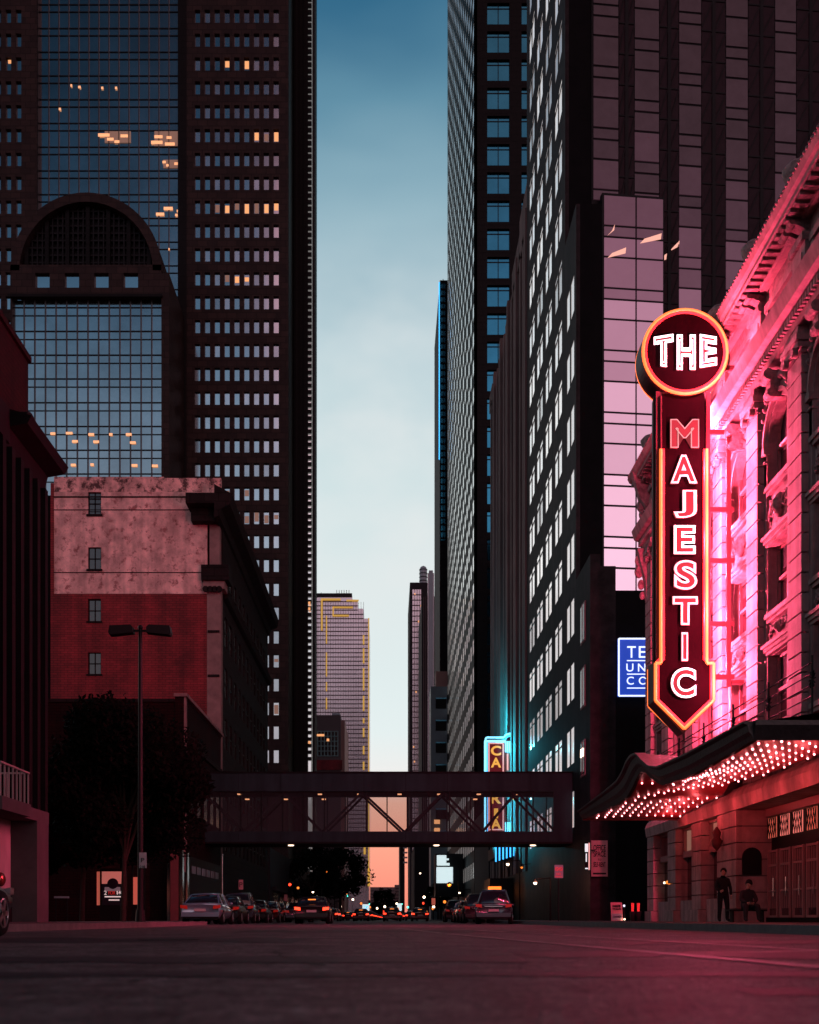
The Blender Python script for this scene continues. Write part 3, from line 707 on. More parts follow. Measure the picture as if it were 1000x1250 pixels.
# ============================================================ granite tower with arch
D = 200.0
t = thing('granite_tower', 'huge red granite skyscraper with gridded office windows and an arched glass pavilion at its foot', 'skyscraper', (-40, D, 0))
zT = 175.0
cols = [(PX(237.8+12.0*i, D), PX(244.3+12.0*i, D)) for i in range(9)]
rowy = [19.6-29.15*k for k in range(6, 0, -1)]+[19.6+29.15*k for k in range(0, 32)]
rows = sorted([(PZ(y+8, D), PZ(y-8, D)) for y in rowy])
rows = [r for r in rows if r[0] > 4]
m = MB(); grid_wall(m, 'x', D, -1, (PX(228, D), PX(352, D)), (0.1, zT), cols, rows, 0.6, 'granite'); m.build('wing_wall', None, t)
lit_and_glint_set = {(2, 3): 'lit', (2, 5): 'lit', (5, 6): 'lit', (5, 7): 'litdim', (5, 8): 'lit', (8, 3): 'lit', (8, 5): 'lit', (8, 7): 'lit', (8, 8): 'lit', (8, 2): 'litdim', (8, 4): 'litdim', (8, 6): 'litdim',
          (11, 4): 'lit', (11, 5): 'lit', (11, 3): 'litdim', (20, 5): 'litdim', (21, 5): 'litdim', (21, 6): 'litdim', (21, 7): 'litdim', (21, 8): 'litdim', (-1, 8): 'lit', (20, 3): 'litdim', (27, 8): 'litdim', (29, 8): 'litdim'}  # lowest entries of the last column paint orange window reflections as dim glow
rects = []; lits = []
for k in range(-2, 32):
    y = 19.6+29.15*k
    if PZ(y+8, D) < 4: continue
    for i, c in enumerate(cols):
        rects.append((c[0], c[1], PZ(y+8, D), PZ(y-8, D), 'glassE'))
        if (k, i) in lit_and_glint_set: lits.append((c[0], c[1], PZ(y+8, D), PZ(y-8, D), lit_and_glint_set[(k, i)]))
# sort so that the rows inside the frame come first
GV = [M['glassE'], pm('office_glass_dim', (0.48, 0.50, 0.52), 0.12, metal=1.0, noise=0.2, nscale=0.3), pm('office_glass_blind', (0.62, 0.66, 0.68), 0.14, metal=1.0, noise=0.2, nscale=0.3)]
_rg = random.Random(9)
rects = [q[:4]+(_rg.choices(GV, (6, 3, 2))[0],) for q in rects]
random.Random(3).shuffle(rects)
windows(t, 'x', D, -1, rects, None, 0.45, mull=None, limit=100)
for (a0, a1, z0, z1, mt) in lits:
    rr = random.Random(int(a0*100+z0*7))
    hh = (z1-z0)
    m = MB(); m.box(a0+0.1, a1-0.1, D+0.40, D+0.44, z0+hh*rr.uniform(0.12, 0.5), z1-hh*rr.uniform(0.05, 0.35), mt); m.build('lit_room', None, t)
# left wing
colsL = [(PX(-5.5, D), PX(1, D)), (PX(7, D), PX(13.5, D)), (PX(19.5, D), PX(26, D))]
m = MB(); grid_wall(m, 'x', D, -1, (PX(-60, D), PX(45, D)), (0.1, zT), colsL, rows, 0.6, 'granite'); m.build('wing_wall', None, t)
rects = [(c[0], c[1], r[0], r[1], 'glassE') for c in colsL for r in rows]
windows(t, 'x', D, -1, rects, None, 0.45, limit=0)
m = MB(); m.box(PX(9, D), PX(14, D), D+0.38, D+0.44, PZ(75, D), PZ(71, D), 'lit'); m.build('lit_room', None, t)
# glass centre
m = MB(); m.box(PX(45, D), PX(217, D), D+1.2, D+1.4, PZ(600, D), zT, 'curtain'); m.build('curtain_wall', None, t)
m = MB()
for i in range(15):
    x = PX(45+172*i/14, D); m.box(x-0.09, x+0.09, D+1.05, D+1.2, PZ(600, D), zT, 'mullion')
k = 0
y = -30
while y < 600:
    for dy in (0, 9): z = PZ(y+dy, D); m.box(PX(45, D), PX(217, D), D+1.08, D+1.2, z-0.07, z+0.07, 'mullion_d')
    y += 29.15
m.build('mullion_grid', None, t)
m = MB(); m.box(PX(217, D), PX(228, D), D+0.02, D+1.4, 0.1, zT, 'granite_d'); m.box(PX(45, D), PX(46.0, D), D+0.02, D+1.4, 0.1, zT, 'granite_d'); m.build('edge_strip', None, t)
# lit ceilings seen in the centre glass
for (x, y, w_) in ((125, 160, 14), (133, 165, 8), (150, 161, 9), (141, 168, 6), (192, 162, 10), (205, 163, 6), (190, 169, 14), (206, 171, 12), (199, 193, 4), (214, 195, 5), (204, 250, 11), (194, 257, 10), (214, 258, 3),
                  (95, 101, 3), (85, 99, 2), (123, 102, 2.5), (140, 102, 2.5), (71, 128, 2.5), (205, 300, 1.5), (203, 197, 3), (216, 253, 3)):
    m = MB(); m.box(PX(x-w_/2, D), PX(x+w_/2, D), D+1.0, D+1.04, PZ(y+1.3+w_*0.03, D), PZ(y-1.3-w_*0.06, D), 'litlamp'); m.build('ceiling_light', None, t)
for (a, b, c, d) in ((126, 158, 169, 155), (187, 217, 173, 155), (198, 217, 200, 190)):
    m = MB(); m.box(PX(a, D), PX(b, D), D+1.05, D+1.08, PZ(c, D), PZ(d, D), 'litdim'); m.build('lit_floor', None, t)
# bodies and right flank
m = MB(); m.box(PX(-60, D), PX(352, D), D+1.5, D+60, 0.1, zT-1, 'granite_d'); m.build('core', None, t)
DB = 212.0
m = MB(); m.box(PX(340, DB), PX(376, DB), DB, DB+8, 0.1, 245, 'granite_d')
for px in (356, 361, 366, 371): m.box(PX(px, DB), PX(px+1.6, DB), DB-0.6, DB, 0.1, 245, 'granite_d')
m.build('rear_wing', None, t)
m = MB(); m.box(PX(376, DB), PX(379.5, DB), DB+0.5, DB+8, 6, 245, 'sideglass')
m.build('glass_corner', None, t)
m = MB()
y = -560
while y < 930:
    z = PZ(y, DB); m.box(PX(375.8, DB), PX(380.5, DB), DB-0.1, DB+0.45, z, z+0.55, 'mullion_d'); y += 8
m.build('corner_fins', None, t)
m = MB(); m.box(PX(380.5, DB), PX(383.5, DB), DB+2, DB+8, 0.1, 245, 'fardark'); m.build('corner_pier', None, t)
m = MB(); 
for (y) in (735, 742, 905): m.box(PX(376.5, DB), PX(379, DB), DB-0.3, DB-0.1, PZ(y+3, DB), PZ(y, DB), 'lit')
m.build('corner_lights', None, t)

# arched pavilion (part of the tower)
D = 186.0
cx, cz, ro, ri = PX(105, D), PZ(330, D), (PX(197.5, D)-PX(12.5, D))/2, (PX(187, D)-PX(24, D))/2
m = MB()
n = 32
def arc(r, a): return (cx+r*math.cos(a), cz+r*math.sin(a)*1.03)
for i in range(n):
    a0, a1 = math.pi*i/n, math.pi*(i+1)/n
    p = [arc(ri, a0), arc(ro, a0), arc(ro, a1), arc(ri, a1)]
    m.prism(p, 'y', D, D+13.5, 'granite')
m.build('pavilion_arch', None, t)
zg0, zg1 = PZ(600, D), PZ(363, D)
m = MB()
xl, xr = cx-ro, cx+ro
m.box(xl, PX(14.5, D), D, D+13.5, 0.1, PZ(363, D), 'granite'); m.box(PX(197.0, D)-0.0, xr+1.1, D, D+13.5, 0.1, PZ(333, D), 'granite')
sq = [(PX(a, D), PX(a+17.5, D)) for a in (43, 79, 115, 151)]
grid_wall(m, 'x', D, -1, (xl, PX(197.0, D)), (PZ(363, D), PZ(323, D)), sq, [(PZ(351, D), PZ(333, D))], 0.8, 'granite')
m.box(xl-0.3, PX(198.5, D), D-0.4, D, PZ(363.5, D), PZ(360, D), 'granite_d')
m.build('pavilion_wall', None, t)
rects = [(a, b, PZ(351, D), PZ(333, D), 'glassE') for (a, b) in sq]
windows(t, 'x', D, -1, rects, None, 0.6)
m = MB(); m.box(PX(14.5, D), PX(197, D), D+0.9, D+1.1, 0.1, PZ(363, D), 'curtain'); m.build('pavilion_glass', None, t)
m = MB()
for i in range(1, 14):
    x = PX(14.5+182.5*i/14, D); m.box(x-0.10, x+0.10, D+0.75, D+0.9, 0.1, PZ(363, D), 'mullion')
y = 372
while y < 620:
    z = PZ(y, D); m.box(PX(14.5, D), PX(197, D), D+0.78, D+0.9, z-0.08, z+0.08, 'mullion_d')
    z = PZ(y+10, D); m.box(PX(14.5, D), PX(197, D), D+0.78, D+0.9, z-0.06, z+0.06, 'mullion_d'); y += 29.15
m.build('pavilion_mullions', None, t)
# dark lattice in the arch
m = MB(); pts = [arc(ri-0.02, math.pi*i/24) for i in range(25)]
m.prism(pts, 'y', D+2.0, D+2.2, 'black'); m.build('arch_void', None, t)
m = MB()
for i in range(-12, 13):
    x = cx+i*ri/13
    h = math.sqrt(max(ri*ri-(x-cx)**2, 0))*1.02
    w_ = 0.22 if i % 4 else 0.6
    m.box(x-w_/2, x+w_/2, D+1.4 if i % 4 else D+1.0, D+1.9, PZ(323, D), cz+h, 'mullion_d' if i % 4 else 'granite_d')
for j in range(1, 9):
    z = PZ(323, D)+j*1.12; hw = math.sqrt(max((ri*1.02)**2-(z-cz)**2, 0)); m.box(cx-hw, cx+hw, D+1.5, D+1.85, z-0.12, z+0.12, 'mullion_d')
m.build('arch_lattice', None, t)
for (x, y, w_) in ((63, 527, 6), (83, 526.5, 8), (110, 528, 7), (134, 528, 4), (156, 528, 7), (90, 536.5, 7), (116, 537, 7), (161, 538, 7), (88, 565.5, 6), (111, 565, 4), (163, 566, 7), (188, 566.5, 7)):
    m = MB(); m.box(PX(x-w_/2, D), PX(x+w_/2, D), D+0.68, D+0.72, PZ(y+1.5, D), PZ(y-1.5, D), 'litlamp'); m.build('ceiling_light', None, t)

# ============================================================ far buildings in the gap
def simple_tower(name, label, X0, X1, Y0, Y1, Z1, wallm, glass=None, nc=0, nr=0, gfrac=(0.6, 0.5), grp=None):
    t = thing(name, label, 'building', ((X0+X1)/2, Y0, 0), 0, grp)
    if glass:
        cw = (X1-X0)/nc; cols = [(X0+cw*(i+.5-gfrac[0]/2), X0+cw*(i+.5+gfrac[0]/2)) for i in range(nc)]
        rh = Z1/nr; rows = [(rh*(i+.5-gfrac[1]/2), rh*(i+.5+gfrac[1]/2)) for i in range(nr)]
        m = MB(); grid_wall(m, 'x', Y0, -1, (X0, X1), (0.1, Z1), cols, rows, 0.5, wallm); m.box(X0, X1, Y0+0.5, Y1, 0.1, Z1, wallm); m.build('wall', None, t)
        m = MB()
        for c in cols:
            for r in rows: m.box(c[0], c[1], Y0+0.35, Y0+0.42, r[0], r[1], glass)
        struct(m.build('windows', None, t), 'stuff')
    else:
        m = MB(); m.box(X0, X1, Y0, Y1, 0.1, Z1, wallm); m.build('wall', None, t)
    return t
# gold-edged tower
D = 640.0
t = thing('glass_tower', 'distant stepped grey glass tower outlined with golden light strips, left side of the sky gap', 'skyscraper', (PX(420, D), D, 0))
steps = [(340, 430, 725), (430, 437, 733), (437, 444, 743), (444, 450.5, 755)]
m = MB()
for (a, b, yt) in steps: m.box(PX(a, D), PX(b, D), D, D+40, 0.1, PZ(yt, D), 'fargrey')
m.build('wall', None, t)
m = MB(); y = 734
while y < 1080:
    m.box(PX(340, D), PX(429.8 if y < 736 else 436.8 if y < 745 else 443.8 if y < 757 else 450.2, D), D-0.5, D, PZ(y+0.8, D), PZ(y, D), 'farbrown'); y += 5.2
m.box(PX(340, D), PX(430, D), D-0.6, D, PZ(729, D), PZ(724.5, D), 'fardark')
m.build('floor_bands', None, t)
m = MB()
x = 388
while x < 450: m.box(PX(x, D), PX(x+.35, D), D-0.4, D, PZ(1090, D), PZ(760 if x > 444 else 735, D), 'farbrown'); x += 3.1
m.build('mullions', None, t)
gold = [(392, 394, 732, 770), (392, 416, 731, 733.2), (423, 438, 732.5, 734.5), (406, 431, 741, 742.6), (406, 407.6, 741, 752), (406, 426, 751, 752.8), (398, 399.4, 752, 786), (398, 399.4, 797, 826), (398, 399.4, 833, 844), (398, 399.4, 852, 866),
        (443, 445, 776, 787), (443, 445, 792, 810), (443, 445, 816, 843), (443, 445, 850, 868), (443, 445, 877, 883), (443, 445, 889, 900), (443, 445, 911, 921), (443, 445, 930, 940), (449.6, 451, 755, 1080), (444, 446.5, 1034, 1043), (449, 452, 1060, 1082)]
for (a, b, y0, y1) in gold:
    m = MB(); m.box(PX(a, D), PX(b, D), D-1.0, D-0.6, PZ(y1, D), PZ(y0, D), 'goldneon'); m.build('light_strip', None, t)
m = MB()
for x in (392, 411, 414, 417, 420, 423, 426): m.tube((PX(x, D), D+2, PZ(725, D)), (PX(x, D), D+2, PZ(719 if x > 400 else 722, D)), 0.15, n=5, mat='fardark')
m.build('antennas', None, t)
D = 330.0
t = simple_tower('brown_building', 'brown mid-rise with a pale window grid below the gold-edged tower', PX(384, D), PX(416, D), D, D+30, PZ(873, D), 'farbrown')
m = MB(); m.box(PX(416, D), PX(420.5, D), D+2, D+32, 0.1, PZ(873, D)-1, 'farpink'); m.build('flank_wall', None, t)
m = MB(); m.box(PX(388, D), PX(413, D), D-0.2, D, PZ(923, D), PZ(893, D), 'wglass'); m.build('window_band', None, t)
m = MB()
for i in range(7): x = PX(388+i*4.1, D); m.box(x-.12, x+.12, D-.3, D-.2, PZ(923, D), PZ(893, D), 'white_sign')
for j in range(6): z = PZ(893+j*6, D); m.box(PX(388, D), PX(413, D), D-.32, D-.2, z-.1, z+.1, 'white_sign')
m.build('window_bars', None, t)
m = MB(); m.box(PX(384, D), PX(418, D), D-.4, D, PZ(940, D), PZ(928, D), 'redbrick'); m.build('red_band', None, t)
m = MB(); m.box(PX(387, D), PX(396, D), D-.45, D-.33, PZ(899, D), PZ(896.5, D), 'lit'); m.box(PX(399, D), PX(402, D), D-.45, D-.33, PZ(905, D), PZ(902, D), 'lit'); m.build('lit_rooms', None, t)
m = MB(); m.box(PX(404, D), PX(414, D), D+6, D+12, PZ(874, D), PZ(866, D), 'fargreyst'); m.build('roof_hut', None, t)

# right of the gap
D = 560.0
t = thing('slim_glass_tower', 'distant slim pinkish glass tower with roof beacon drum, right of the sky gap', 'skyscraper', (PX(508, D), D, 0))
m = MB(); m.box(PX(500.5, D), PX(525, D), D, D+60, 0.1, PZ(711, D), 'fardark'); m.build('wall', None, t)
m = MB(); m.box(PX(503.5, D), PX(514, D), D-0.5, D, PZ(1080, D), PZ(720, D), 'fargrey'); m.build('glass', None, t)
m = MB(); y = 726
while y < 1060: m.box(PX(503, D), PX(515, D), D-.8, D-.5, PZ(y+.9, D), PZ(y, D), 'farbrown'); y += 6.5
for x in (506, 509, 512): m.box(PX(x, D), PX(x+.5, D), D-.8, D-.5, PZ(1080, D), PZ(720, D), 'farbrown')
m.build('mullions', None, t)
m = MB(); m.lathe([(1.75, 0), (1.75, 6.5), (1.2, 7.6), (0.01, 8.2)], (PX(517, D), D+2, PZ(711, D)), 12, 'fargreyst')
for j in range(4): m.lathe([(1.9, 0.9+j*1.7), (1.9, 1.3+j*1.7)], (PX(517, D), D+2, PZ(711, D)), 12, 'fardark')
m.build('beacon_drum', None, t)
for (x, y) in ((506.5, 725.5), (514, 740), (511, 759), (514.5, 824), (508, 845), (513.5, 900), (505, 912), (512, 909), (506, 930)):
    m = MB(); m.box(PX(x-.7, D), PX(x+.7, D), D-1.0, D-.85, PZ(y+1, D), PZ(y-.8, D), 'lit'); m.build('lit_window', None, t)
D = 430.0
t = thing('dark_slab', 'narrow dark distant tower block with one pale vertical strip, behind the cyan-edged slab', 'building', (PX(522, D), D, 0))
m = MB(); m.box(PX(515, D), PX(548, D), D, D+50, 0.1, PZ(728, D), 'fardark'); m.box(PX(522, D), PX(530, D), D-0.5, D, 0.1, PZ(700, D), 'fargrey'); m.build('wall', None, t)
m = MB(); m.box(PX(523.5, D), PX(528.5, D), D-.8, D-.5, PZ(850, D), PZ(697, D), 'fargreyst'); m.build('pale_strip', None, t)
m = MB()
for x in (517, 519.5): m.box(PX(x, D), PX(x+.8, D), D-.6, D, 0.1, PZ(729, D), 'farbrown')
m.build('ribs', None, t)
D = 250.0
t = thing('teal_building', 'small grey building with teal window bands and a pink rooftop block, under the dark slab', 'building', (PX(536, D), D, 0))
m = MB(); m.box(PX(526, D), PX(546, D), D, D+8, 0.1, PZ(838, D), 'teal_bld'); m.build('wall', None, t)
for j in range(7):
    y = 852+j*27
    m = MB(); m.box(PX(532, D), PX(545, D), D-.3, D, PZ(y+13, D), PZ(y, D), 'black'); m.box(PX(532, D), PX(545, D), D-.32, D-.3, PZ(y+1.5, D), PZ(y, D), 'tealglass'); m.build('window_band', None, t)
m = MB(); m.box(PX(533, D), PX(548, D), D+3, D+7.5, PZ(838, D), PZ(816, D), 'farpink'); m.build('roof_block', None, t)
m = MB()
for (y) in (1003, 1013): m.box(PX(530, D), PX(537, D), D-.5, D-.32, PZ(y+(3 if y < 1010 else 5), D), PZ(y-2, D), 'lit')
m.build('lit_rooms', None, t)
# slab tower with cyan edge
D = 262.0
t = thing('slab_tower', 'tall near-black slab tower with a painted cyan edge reflection, beside the checkered skyscraper', 'skyscraper', (PX(541, D), D, 0))
z1 = PZ(342, D)
m = MB(); m.box(PX(537, D), 16, D, D+31, 0.1, z1, 'fardark'); m.build('wall', None, t)
m = MB(); m.box(PX(538.3, D), 12, D-.25, D, PZ(660, D), z1-0.5, 'cyanglass'); m.build('front_glass', None, t)
m = MB(); y = 345
while y < 900: m.box(PX(537.6, D), 12, D-.5, D-.25, PZ(y+1.6, D), PZ(y, D), 'fardark'); y += 8.2
m.box(PX(540.5, D), PX(541.3, D), D-.5, D-.25, 20, z1, 'fardark')
m.build('spandrels', None, t)
m = MB(); m.box(PX(537, D)-0.2, PX(537, D), D, D+0.5, PZ(560, D), z1-0.4, 'neon_glint_b'); m.build('edge_strip', None, t)  # glowing strip standing in for the cyan reflection along the tower's edge

# ============================================================ RIGHT SIDE TOWERS
# checkered skyscraper
D0, D1 = 173.0, 252.0
t = thing('checkered_skyscraper', 'dark skyscraper whose street side is a fine grid of pale windows', 'skyscraper', (18, D0, 0))
zT = 205.0
nb = 17; bw = (D1-D0)/nb
cols = [(D0+bw*i+1.1, D0+bw*i+bw-1.0) for i in range(nb)]
fh = 3.98
rows = [(fh*j+1.05+5, fh*j+3.25+5) for j in range(50)]
m = MB(); grid_wall(m, 'y', 12.0, -1, (D0, D1), (0.1, zT), cols, rows, 0.07, 'grid'); m.box(12.08, 12.4, D0, D1, 0.1, zT, 'grid'); m.build('street_wall', None, t)
rects = []
for j, r in enumerate(rows):
    for c in cols: rects.append((c[0], c[1], r[0], r[1], 'sideglass'))
windows(t, 'y', 12.0, -1, rects, None, 0.03, limit=100)
m = MB(); m.box(12.4, 60, D0+0.5, D1, 0.1, zT, 'grid'); m.build('core', None, t)
colsF = [(PX(595, D0), PX(622, D0)), (PX(637, D0), PX(664, D0)), (PX(679, D0), PX(706, D0))]
ys = [16.5+34.45*k for k in range(-5, 26)]
rowsF = sorted([(PZ(y+13, D0), PZ(y-13, D0)) for y in ys])
m = MB(); grid_wall(m, 'x', D0, -1, (12.0, 60), (0.1, zT), colsF, rowsF, 0.5, 'granite_d'); m.build('front_wall', None, t)
rects = [(c[0], c[1], r[0], r[1], 'cyanglass') for r in reversed(rowsF) for c in colsF]
windows(t, 'x', D0, -1, rects, None, 0.35, mull=[('v', .5, .12, 'mullion_d'), ('h', .80, .14, 'mullion_d')], limit=80)

# fluted brown tower
D0, D1 = 107.0, 147.0
t = thing('fluted_tower', 'brown fluted stone tower of close vertical ribs, right of the checkered skyscraper', 'building', (16, D0, 0))
zT = 62.2
m = MB(); m.box(12.35, 40, D0, D1, 0.1, zT-1.5, 'fluted'); m.build('wall', None, t)
nr_ = 15
for i in range(nr_):
    y = D0+(D1-D0)*i/nr_
    m = MB()
    m.box(11.85 if i % 3 == 0 else 12.0, 12.35, y, y+1.15, 4.5, zT-(0 if i % 3 == 0 else 0.8), 'fluted')
    m.box(12.12, 12.35, y+1.15, y+1.45, 4.5, zT-1.2, 'fluted')
    m.build('rib', None, t)
for i in range(nr_):
    y = D0+(D1-D0)*i/nr_
    m = MB(); m.box(12.30, 12.349, y+1.5, y+2.6, 5, zT-3, 'wglass')
    z = 8
    while z < zT-4: m.box(12.27, 12.345, y+1.5, y+2.6, z, z+1.3, 'fluted'); z += 3.7
    m.build('window_strip', None, t)
m = MB()
for k, (a, b, h) in enumerate(((D0, D0+6, 2.2), (D0+6, D0+13, 1.0), (D1-4, D1, 0.4))): m.box(12.0, 20, a, b, zT-1.5, zT+h, 'fluted')
m.build('parapet', None, t)
m = MB(); m.box(12.0, 12.3, D0, D1, 0.1, 4.5, 'black'); m.build('shopfronts', None, t)

# granite slab with paired white windows: tower + two stepped wings
t = thing('granite_slab', 'mottled dark granite tower with slanting rows of bright white windows, right of the fluted tower', 'skyscraper', (16, 83.7, 0))
Da, Db = 83.7, 107.0
zT = 90.0
cols = []
# window columns picked off the photo: px pairs -> depth along the street
def dep(px): return W*F/(px-VX)
pxc = [(646.5, 652.5), (655.5, 662.5), (666.0, 673.5), (677.5, 686.0)]
cols = sorted([(dep(b), dep(a)) for a, b in pxc])
fh = 4.18
rows = [(6.2+fh*j, 6.2+fh*j+2.35) for j in range(20)]
m = MB(); grid_wall(m, 'y', W, -1, (Da, Db), (0.1, zT), cols, rows, 0.07, 'wingwall'); m.box(W+0.08, W+0.25, Da, Db, 0.1, zT, 'wingwall'); m.box(W+0.25, 13.9, Da+0.25, Db, 0.1, zT, 'dark'); m.build('tower_wall', None, t)
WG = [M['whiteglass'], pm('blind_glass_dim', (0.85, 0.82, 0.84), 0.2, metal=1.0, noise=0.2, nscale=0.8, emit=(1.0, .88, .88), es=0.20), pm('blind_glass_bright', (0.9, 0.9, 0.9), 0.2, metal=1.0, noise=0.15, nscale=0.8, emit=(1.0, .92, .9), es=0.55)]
_rg = random.Random(12)
rects = [(c[0], c[1], r[0], r[1], _rg.choices(WG, (5, 2, 3))[0]) for r in rows for c in cols]
windows(t, 'y', W, -1, rects, None, 0.03, mull=[('v', .5, .35, 'mullion_d'), ('h', .80, .07, 'mullion_d')], limit=80)
m = MB(); m.box(W+0.25, 13.9, Da, Da+0.25, 0.1, zT, 'dark'); m.build('front_wall', None, t)
# wing b
c2 = [(dep(701.5), dep(692.5))]
Dc = 78.6
m = MB(); grid_wall(m, 'y', W-0.03, -1, (Dc, Da), (0.1, 46.0), [(c2[0][0], min(c2[0][1], Da-0.05))], [r for r in rows if r[1] < 45], 0.07, 'wingwall')
m.box(W+0.05, W+0.22, Dc, Da, 0.1, 46.0, 'wingwall'); m.box(W+0.22, 13.55, Dc+0.25, Da, 0.1, 46.0, 'dark'); m.box(W+0.22, 13.6, Dc, Dc+0.25, 0.1, 46.0, 'dark'); m.box(13.6, 40, Dc+0.3, Da-0.4, 0.1, 18.0, 'dark'); m.build('wing_wall', None, t)
windows(t, 'y', W-0.03, -1, [(c2[0][0], min(c2[0][1], Da-0.05), r[0], r[1], 'whiteglass') for r in rows if r[1] < 45], None, 0.03, mull=[('v', .5, .35, 'mullion_d')])
# wing a
Dd = 72.9
m = MB(); m.box(W-0.06, 12.55, Dd, Dc, 0.1, 21.9, 'wingwall'); m.box(12.55, 13.45, Dd, Dc, 0.1, 21.2, 'wingwall'); m.box(13.45, 40, Dd, Dc+0.28, 0.1, 19.75, 'dark'); m.build('low_wing_wall', None, t)
for (z0, z1) in ((13.2, 15.7), (17.2, 19.6), (9.0, 11.2)):
    m = MB(); m.box(W-0.12, W-0.06, 74.6, 76.3, z0, z1, 'wframe'); m.box(W-0.14, W-0.12, 74.75, 76.15, z0+.12, z1-.12, 'glassE' if z0 > 12 else 'wglass'); m.box(W-0.16, W-0.14, 75.42, 75.5, z0, z1, 'wframe'); m.build('window', None, t)
m = MB(); m.box(W-0.18, W-0.16, 75.0, 75.3, 10.2, 10.7, 'headlight'); m.box(W-0.18, W-0.16, 75.6, 75.9, 10.2, 10.7, 'headlight'); m.build('lit_room', None, t)

# ---- pink glass office building behind the theatre
A0 = Vector((PX(725, 83.5), 83.5)); ang = R(7)
t = thing('glass_office_building', 'glass office block of pale panes with painted pink glow and dark strips, behind the theatre roof', 'building', (A0.x, A0.y, 0), ang)
Kroot = t
def kz(py, a):       # height from a photo row at distance along the facade
    return PZ(py, A0.y+a*math.sin(ang))
def kmb_build(m, name): return m.build(name, None, Kroot, world=False)
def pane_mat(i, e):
    return pm('glow_pane_%d' % i, (0.060, 0.052, 0.062), 0.35, metal=0.6, noise=0.25, nscale=0.9, bump=0.08, bscale=1.2, emit=(1.0, 0.36+0.20*e, 0.58+0.16*e), es=e)
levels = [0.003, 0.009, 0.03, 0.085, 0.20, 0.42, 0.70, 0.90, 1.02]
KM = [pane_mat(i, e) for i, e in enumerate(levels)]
maroon_glass = pm('dark_maroon_pane', (0.034, 0.015, 0.021), 0.6, noise=0.3, nscale=3)
def kglow(z):   # pink glow painted into the panes, stronger toward the lower floors
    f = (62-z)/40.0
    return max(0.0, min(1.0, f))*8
lightc = [(0.0, 1.73), (2.9, 4.6), (6.05, 7.6), (9.4, 10.95), (12.95, 14.45), (16.6, 18.1), (20.2, 21.7)]
fhK = 4.2
rectsK = []; dark = []
m_fr = MB()
m_fr.box(-0.12, 26, 0.12, 0.5, 0.1, 80, 'mullion_d'); kmb_build(m_fr, 'frame_wall')
zbase = 62.5-fhK*14
paneN = 0
rest = MB(); bars = MB(); lz = MB()
for ci, (a0, a1) in enumerate(lightc):
    off = 0 if ci % 2 == 0 else fhK*0.5
    for j in range(0, 20):
        zb_ = zbase+j*fhK+off
        for (s0, s1) in ((0.0, 2.07), (2.07, 3.42), (3.42, 4.2)):
            # going up: tall pane, medium pane, short pane
            z0, z1 = zb_+s0, zb_+s1
            if z0 < 17 or z0 > 76: continue
            if a1 < 4.7 and z1 < 49.6: continue
            lv = kglow(z0)
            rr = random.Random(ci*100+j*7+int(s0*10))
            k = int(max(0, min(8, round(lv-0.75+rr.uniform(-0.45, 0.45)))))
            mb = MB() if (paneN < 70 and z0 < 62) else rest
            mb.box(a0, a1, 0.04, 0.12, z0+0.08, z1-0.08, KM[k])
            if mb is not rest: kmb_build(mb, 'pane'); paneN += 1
struct(kmb_build(rest, 'far_panes'), 'stuff')
# dark maroon pane strips; slanting bars imitate rails reflected in the glass
for ci in range(len(lightc)-1):
    a0, a1 = lightc[ci][1]+0.06, lightc[ci+1][0]-0.06
    m = MB()
    m.box(a0, a1, 0.06, 0.12, 17, 80, maroon_glass)
    mid = (a0+a1)/2; m.box(mid-0.12, mid+0.12, -0.02, 0.06, 17, 80, 'mullion_d')
    z = 17.2
    while z < 79:
        m.box(a0, a1, 0.0, 0.06, z, z+0.10, 'mullion_d')
        for (p, q) in ((a0, mid-0.12), (mid+0.12, a1)):
            m.bar((p, 0.02, z+0.3), (q, 0.02, z+2.0), 0.06, 0.08, 'mullion_d')
        z += 2.1
    kmb_build(m, 'reflecting_strip')
# near bay standing 0.6 m proud (lower left)
m = MB(); m.box(0.40, 4.75, -0.60, -0.1, 18.0, 49.3, 'mullion_d'); kmb_build(m, 'bay_frame')
bayc = [(0.52, 2.72), (2.80, 4.66)]
for j in range(-2, 9):
    zb_ = 49.2-fhK*(9-j)-0.02
    for (s0, s1) in ((0.0, 1.35), (1.35, 2.1), (2.1, 4.2)):
        z0, z1 = zb_+s0, min(zb_+s1, 49.2)
        if z0 < 18: continue
        for ci, (a0, a1) in enumerate(bayc):
            if z0 < 23 and ci == 0 and z0 < 20: pass
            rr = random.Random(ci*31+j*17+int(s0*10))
            k = int(max(1, min(8, round(kglow(z0)+0.3+rr.uniform(-0.3, 0.3)))))
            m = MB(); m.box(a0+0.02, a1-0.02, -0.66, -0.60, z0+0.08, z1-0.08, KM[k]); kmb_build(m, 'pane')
for (px, py, wd, tl) in ((741, 293, 8, .35), (748, 320, 22, .45), (790, 300, 26, .45), (806, 317, 16, .5), (824, 300, 12, .8)):
    a = (PX(px, 84)-A0.x)/math.cos(ang); z = PZ(py, 84)
    h = wd*0.056/2
    m = MB(); a0, a1 = a-h, a+h; yy = -0.70
    if a1 > 4.6: yy = 0.0
    m.add([(a0, yy, z-0.28), (a1, yy, z+0.10), (a1+0.05, yy, z+0.50), (a0+0.3, yy, z+0.05), (a0, yy+.03, z-0.28), (a1, yy+.03, z+0.10), (a1+0.05, yy+.03, z+0.50), (a0+0.3, yy+.03, z+0.05)],
          [(0, 1, 2, 3), (7, 6, 5, 4), (0, 4, 5, 1), (1, 5, 6, 2), (2, 6, 7, 3), (3, 7, 4, 0)], 'pinklamp')
    kmb_build(m, 'ceiling_light')

